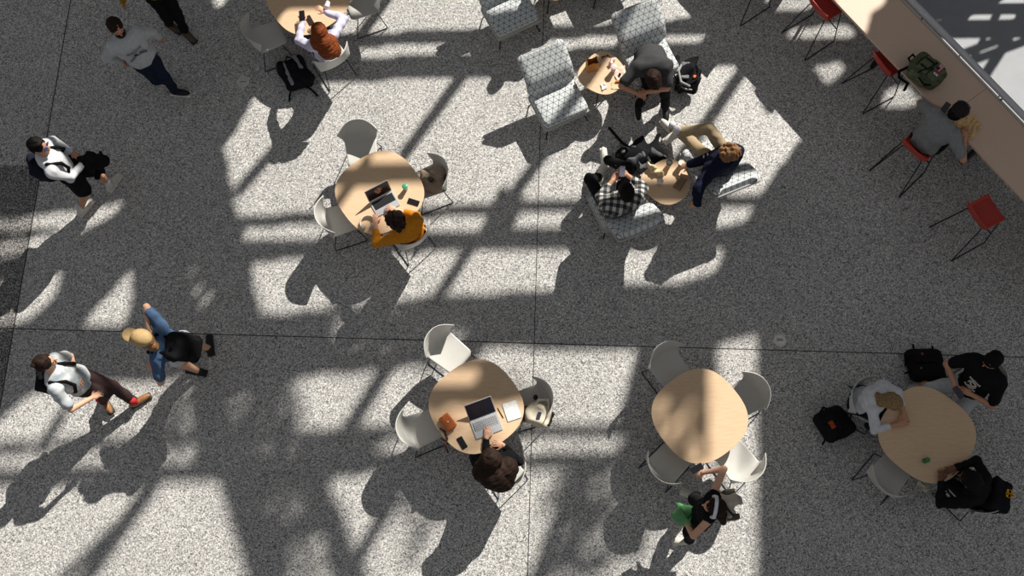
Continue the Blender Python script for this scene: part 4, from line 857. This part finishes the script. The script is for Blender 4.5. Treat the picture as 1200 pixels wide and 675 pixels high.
sd = SDF(); [sd.cap(x, y, .013, None, .01) for x, y in zip(sp, sp[1:])]; sd.build('strap', mat('brown_strap', (84, 46, 28), .6), t, .008)
# ------------------------------------------------------------------ bags and clothes
def pack(u, v, z, h3, fw, label, m, parts, wob=(.02, 20, 5), r=.07, tilt=0.0, name='backpack', cat='backpack', main='main_bag'):
    """h3 half sizes (across, thick, long); lies with its length along fw"""
    f_ = hd(u, v, *fw); f_ = nrm(f_+np.array([0, 0, tilt])); sx_ = nrm(np.cross(f_, [0, 0, 1])); n_ = np.cross(sx_, f_); M = np.array([sx_, n_, f_]).T
    c = at(u, v, z); t = thing(name, label, cat, (c[0], c[1], z-h3[1])); SDF().box(c, h3, r, M, .03).build(main, m, t, .011, wob=wob)
    for p in parts:
        k = p[0]
        if k == 'box': SDF().box(c+M@np.array(p[2]), p[3], p[4], M).build(p[1], p[5], t, .0095, wob=(.008, 40, 3))
        if k == 'strap':
            sd = SDF(); q = [c+M@np.array(x) for x in p[2]]; [sd.cap(a, b, p[3], None, .01) for a, b in zip(q, q[1:])]; sd.build(p[1], p[4], t, .0085)
    return t, c, M
M_packb = cloth('black_pack', (26, 26, 30), .3); M_packg = cloth('grey_stripe', (150, 150, 156)); M_olive = cloth('olive_pack', (84, 90, 68), .3); M_olive2 = cloth('olive_pocket', (100, 106, 80), .3)
pack(346, 86, .1, (.19, .095, .25), (-.45, -.9), 'black backpack with grey stripes on the floor by the red-haired person', M_packb,
     [('box', 'grey_stripe', (-.1, .085, 0), (.028, .014, .2), .012, M_packg), ('box', 'grey_stripe', (.1, .085, .02), (.028, .014, .2), .012, M_packg), ('box', 'front_pocket', (0, .08, -.03), (.07, .03, .15), .02, M_packb),
      ('strap', 'loose_strap', [(-.13, .03, -.2), (-.2, -.05, -.24), (-.24, -.08, -.3)], .014, M_strap), ('strap', 'loose_strap', [(.02, .0, -.22), (.1, -.05, -.3), (.14, -.08, -.42)], .014, M_strap), ('strap', 'grab_handle', [(-.05, .02, .23), (0, .04, .27), (.05, .02, .23)], .01, M_strap)])
t, c, M = pack(804.5, 90, .16, (.13, .12, .2), (.1, -1), 'black and grey backpack with an orange tag beside the bent-over person', M_packb,
     [('box', 'grey_panel', (-.03, .11, .03), (.06, .02, .12), .015, mat('grey_panel', (120, 120, 122), .8)), ('box', 'orange_tag', (.1, .12, -.05), (.022, .015, .025), .008, mat('orange_tag', (220, 104, 40), .6)), ('box', 'yellow_tag', (.02, .125, .03), (.012, .008, .02), .005, mat('yellow_tag', (150, 160, 60), .6)),
      ('strap', 'shoulder_strap', [(-.08, .1, .15), (-.13, .14, 0), (-.08, .13, -.16), (.04, .12, -.2)], .018, mat('grey_strap', (150, 150, 152), .8)), ('strap', 'shoulder_strap', [(.09, .1, .16), (.15, .1, .05), (.13, .13, -.1), (.02, .12, -.18)], .018, M_strap), ('strap', 'buckle_strap', [(-.1, .06, -.18), (0, .1, -.24), (.08, .06, -.22)], .012, mat('grey_strap', (150, 150, 152), .8))], wob=(.035, 30, 8))
t, c, M = pack(1085, 84, ZC+.12, (.15, .11, .22), (-.75, -.66), 'olive backpack with two flag patches lying on the counter', M_olive,
     [('box', 'front_pocket', (0, .1, .05), (.105, .04, .085), .03, M_olive2), ('box', 'front_pocket', (0, .11, -.12), (.115, .045, .065), .025, M_olive2), ('strap', 'grab_handle', [(-.05, .0, .21), (-.04, .03, .27), (.04, .03, .27), (.05, 0, .21)], .012, M_strap),
      ('strap', 'shoulder_strap', [(-.09, -.04, .2), (-.2, -.07, .24), (-.26, -.08, .18), (-.24, -.08, .05), (-.33, -.1, .02)], .018, M_strap), ('strap', 'side_strap', [(-.14, .06, -.17), (-.19, .06, -.12), (-.17, .06, 0)], .012, M_strap), ('strap', 'side_strap', [(.13, .02, -.19), (.2, .0, -.14), (.16, .04, -.03)], .012, M_strap),
      ('strap', 'compression_strap', [(-.155, .03, .05), (-.12, .13, .04), (-.02, .155, -.02), (.1, .145, -.03), (.155, .03, -.02)], .009, M_strap), ('box', 'side_pocket', (.15, -.0, .02), (.035, .07, .13), .025, M_olive2), ('box', 'side_pocket', (-.15, -.0, .02), (.035, .07, .13), .025, M_olive2), ('strap', 'zip_line', [(-.1, .13, .12), (0, .15, .14), (.1, .13, .12)], .006, M_strap), ('strap', 'pocket_strap', [(-.06, .145, .1), (-.06, .155, -.02)], .009, M_strap), ('strap', 'pocket_strap', [(.06, .145, .1), (.06, .155, -.02)], .009, M_strap), ('box', 'buckle', (-.06, .158, -.01), (.014, .008, .014), .004, M_black), ('box', 'buckle', (.06, .158, -.01), (.014, .008, .014), .004, M_black)])
fl = lambda x, y, w_, h_, n_, m_: MB().box(loc(c+M@np.array([x, .162, y]), t), (w_, .0015, h_), M).build(n_, m_, t)
def flagmat(n, rgb): return mat(n, rgb, .8, var=.02)
WH, RD, BL, GR = flagmat('flag_white', (224, 222, 220)), flagmat('flag_red', (178, 36, 48)), flagmat('flag_blue', (42, 62, 140)), flagmat('flag_green', (28, 104, 60))
def flag(x, y, w_, h_, kind):
    base = MB().box(loc(c+M@np.array([x, .162, y]), t), (w_, .002, h_), M).build('flag_patch', WH, t); base['label'] = 'flag patch with %s' % ('blue, red and white stripes' if kind else 'green, white and red bands')
    def q(a, b, ww, hh, n_, m_): o = MB().box(loc(c+M@np.array([x+a*w_, .1645, y+b*h_]), t), (w_*ww, .001, h_*hh), M).build(n_, m_, t); o.parent = base
    if kind:
        for i in range(4): q(0, -.86+.57*i, 1, .14, 'red_stripe', RD)
        q(-.5, .35, .5, .62, 'blue_field', BL)
    else: q(-.67, 0, .33, 1, 'green_band', GR); q(.67, 0, .33, 1, 'red_band', RD); q(0, 0, .12, .22, 'emblem', mat('emblem_brown', (120, 84, 50), .8))
flag(.065, -.1, .05, .034, 1); flag(-.045, -.125, .045, .03, 0)
pack(1083.5, 428.5, .13, (.2, .11, .21), (-.1, -1), 'large black backpack on the floor beside the floor joint', M_packb,
     [('box', 'front_pocket', (0, .09, .08), (.15, .045, .07), .03, M_packb), ('box', 'front_pocket', (0, .1, -.09), (.16, .045, .09), .03, M_packb), ('strap', 'side_strap', [(-.19, .05, .12), (-.24, .02, .1), (-.24, 0, .0)], .014, M_strap), ('strap', 'side_strap', [(-.19, .02, -.08), (-.25, 0, -.1)], .014, M_strap),
      ('strap', 'top_strap', [(-.12, .02, .2), (-.12, .0, .27)], .014, M_strap), ('strap', 'top_strap', [(.12, .02, .2), (.12, .0, .25)], .014, M_strap), ('box', 'badge', (-.1, .15, -.06), (.012, .008, .012), .006, M_packg), ('box', 'badge', (-.07, .145, .12), (.01, .008, .01), .005, mat('red_badge', (150, 60, 60), .6))])
t, c, M = pack(977.5, 497, .13, (.19, .11, .2), (.85, -.5), 'black backpack with an orange emblem on the floor left of the shaded table', M_packb,
     [('box', 'front_pocket', (0, .09, -.06), (.14, .04, .11), .03, M_packb), ('strap', 'grab_handle', [(-.05, .0, .2), (0, .03, .25), (.05, 0, .2)], .011, M_strap), ('strap', 'side_strap', [(-.18, .02, .05), (-.24, .0, .0), (-.2, .02, -.1)], .013, M_strap), ('strap', 'side_strap', [(.1, .02, -.2), (.14, 0, -.27)], .013, M_strap)])
em = MB(); OR_ = mat('orange_print', (206, 96, 30), .7)
for (x, y, w_, h_) in ((-.04, 0, .006, .026), (-.02, 0, .006, .026), (-.03, .024, .014, .005), (-.03, -.024, .014, .005), (0, .022, .013, .005), (-.01, .011, .005, .012), (0, 0, .013, .005), (.01, -.011, .005, .012), (0, -.022, .013, .005), (.024, 0, .006, .026), (.044, 0, .006, .026), (.034, -.024, .014, .005)):
    em.box(loc(c+M@np.array([x-.01, .139, y-.07]), t), (w_, .004, h_), M)
em.build('emblem', OR_, t)
# black bag and jacket on the floor between the lounge people, with a long strap
t = thing('duffel_bag', 'black bag with grey jacket and long strap on the floor by the plaid-shirted person', 'bag', (*at(745, 185, 0)[:2], 0))
SDF().cap(at(738, 184, .13), at(768, 180, .13), .13, .11, .05).cap(at(736, 196, .09), at(748, 176, .1), .09, .1, .05).build('bag_body', M_packb, t, .012, wob=(.03, 20, 4))
SDF().cap(at(742, 187, .24), at(772, 182, .22), .05, .045, .04).cap(at(736, 190, .2), at(760, 193, .2), .045, .04, .04).build('jacket_fold', mat('charcoal_nylon', (78, 80, 84), .7, bump=.3), t, .011, wob=(.035, 30, 6))
sd = SDF(); q = [at(742, 176, .12), at(729, 167, .03), at(714, 150, .016)]; [sd.cap(a, b, .018, None, .01) for a, b in zip(q, q[1:])]; sd.build('strap', M_strap, t, .009)
# jacket on chair
t = thing('jacket', 'beige crumpled jacket on the white chair by the orange-sweater table', 'jacket', (*at(508, 211, 0)[:2], 0)); M_beige = mat('beige_cloth', (160, 144, 126), .9, var=.15, scale=14, bump=.4)
SDF().cap(at(499, 206, .53), at(512, 204, .56), .07, .07, .04).cap(at(512, 204, .6), at(516, 216, .58), .07, .075, .04).cap(at(500, 213, .53), at(512, 222, .54), .065, .06, .04).build('jacket_body', M_beige, t, .011, wob=(.022, 34, 5))
SDF().cap(at(497, 203, .56), at(507, 199, .62), .035, .03).cap(at(507, 199, .62), at(517, 206, .63), .03, .04).build('sleeve', M_beige, t, .01, wob=(.02, 40, 8)); SDF().ell(at(503, 216, .575), (.06, .05, .02)).build('dark_lining', M_black, t, .01)
# tote on chair
t = thing('tote_bag', 'cream canvas tote bag with a dark label on the white chair', 'bag', (*at(630, 487, 0)[:2], 0)); M_cream = mat('cream_canvas', (224, 214, 192), .85, var=.08, bump=.2)
tf = hd(630, 487, .3, -.95); tM = np.array([np.cross(tf, [0, 0, 1]), tf, [0, 0, 1]]).T; tc = at(631, 487, .56)
SDF().box(tc, (.15, .13, .09), .06, tM).build('bag_body', M_cream, t, .011, wob=(.014, 24, 6)); SDF().box(tc+tM@np.array([-.15, -.02, -.01]), (.05, .09, .06), .04, tM).build('side_pocket', mat('brown_check', (96, 76, 62), .85, scale=40), t, .011, wob=(.02, 30, 2))
MB().box(loc(tc+tM@np.array([.01, -.02, .098]), t), (.022, .05, .004), tM).build('label', mat('dark_label', (44, 48, 70), .7), t)
for s in (0, 1):
    q = [tc+tM@np.array(x) for x in ([(-.08, .08, .07), (-.05, .17, .1), (.06, .2, .1), (.1, .1, .08)], [(.1, .1, .06), (.17, .06, .08), (.16, -.08, .06), (.1, -.1, .08)])[s]]
    sd = SDF(); [sd.cap(a, b, .013, None, .02) for a, b in zip(q, q[1:])]; sd.build('handle', M_black if s else M_cream, t, .009)
SDF().ell(tc+tM@np.array([-.1, .2, .02]), (.03, .035, .03)).build('tassel', M_black, t, .01)
# green bag and handbag of the standing woman
t = thing('shopping_bag', 'crinkled green bag hanging from the arm of the standing woman', 'bag', (*at(803, 603, 0)[:2], 0)); gc = at(803, 603, .82)
SDF().box(gc, (.13, .09, .15), .07, None, .03).build('bag_body', mat('green_nylon', (98, 162, 104), .5, var=.2, scale=10, bump=.5), t, .011, wob=(.03, 26, 10))
SDF().cap(gc+[-.05, 0, .13], at(804, 610, 1.0), .012, .012).cap(gc+[.05, 0, .13], at(804, 610, 1.0), .012, .012).build('handle', mat('green_handle', (44, 116, 58), .6), t, .009)
t = thing('handbag', 'beige and brown handbag behind the standing woman with headphones', 'handbag', (*at(856, 590, 0)[:2], 0)); hc2 = at(855, 592, 1.0)
wf = nrm(np.array([.75, .1, 0])); wM = np.array([[wf[1], -wf[0], 0], wf, [0, 0, 1]]).T
SDF().box(hc2, (.17, .06, .12), .035, wM).build('bag_body', mat('pale_bag_cloth', (202, 190, 176), .8, var=.15, scale=12), t, .011, wob=(.03, 26, 3))
for s in (-1, 1): SDF().box(hc2+wM@np.array([s*.14, .01, 0]), (.035, .066, .11), .02, wM).build('side_panel', mat('dark_olive_leather', (84, 78, 62), .6), t, .011)
sd = SDF(); q = [hc2+wM@np.array([.12, 0, .1]), p13['C']+p13['r']*.1+p13['up']*.03, p13['C']+p13['f']*.14-p13['up']*.1, p13['P']-p13['r']*.2+p13['up']*.1, hc2+wM@np.array([-.12, 0, .08])]
[sd.cap(a, b, .014, None, .02) for a, b in zip(q[:3], q[1:3])]; sd.build('strap', S_black, t, .009)
# jacket emblem of the dark-haired person
t = p16['root']; em = MB(); e0 = at(1180.5, 582, .86)
back = thing('backpack', 'black backpack with a yellow emblem behind the dark-haired person', 'backpack', (*at(1168, 583, 0)[:2], 0)); bc = at(1167, 581, .74)
bf = hd(1167, 581, .95, .25); bM = np.array([np.cross(bf, [0, 0, 1]), bf, [0, 0, 1]]).T
SDF().box(bc, (.19, .11, .2), .08, bM).build('main_bag', M_packb, back, .011, wob=(.02, 20, 7)); ec = bc+bM@np.array([-.02, .07, .195])
for (x, y, w_, h_) in ((-.03, 0, .02, .035), (.02, .0, .02, .035), (0, .0, .045, .012), (.0, .03, .014, .012), (.0, -.03, .014, .012)): em.box(loc(ec+bM@np.array([x, y, 0]), back), (w_, h_, .008), bM)
em.build('emblem', mat('yellow_print', (222, 160, 30), .7), back)
crumple('cup', 'small white cup in the right hand of the red-haired person', 'cup', [(383, 7), (384, 4)], .93, mat('white_cup', (232, 222, 230), .5), h=.035, amp=.004, part='cup_body')
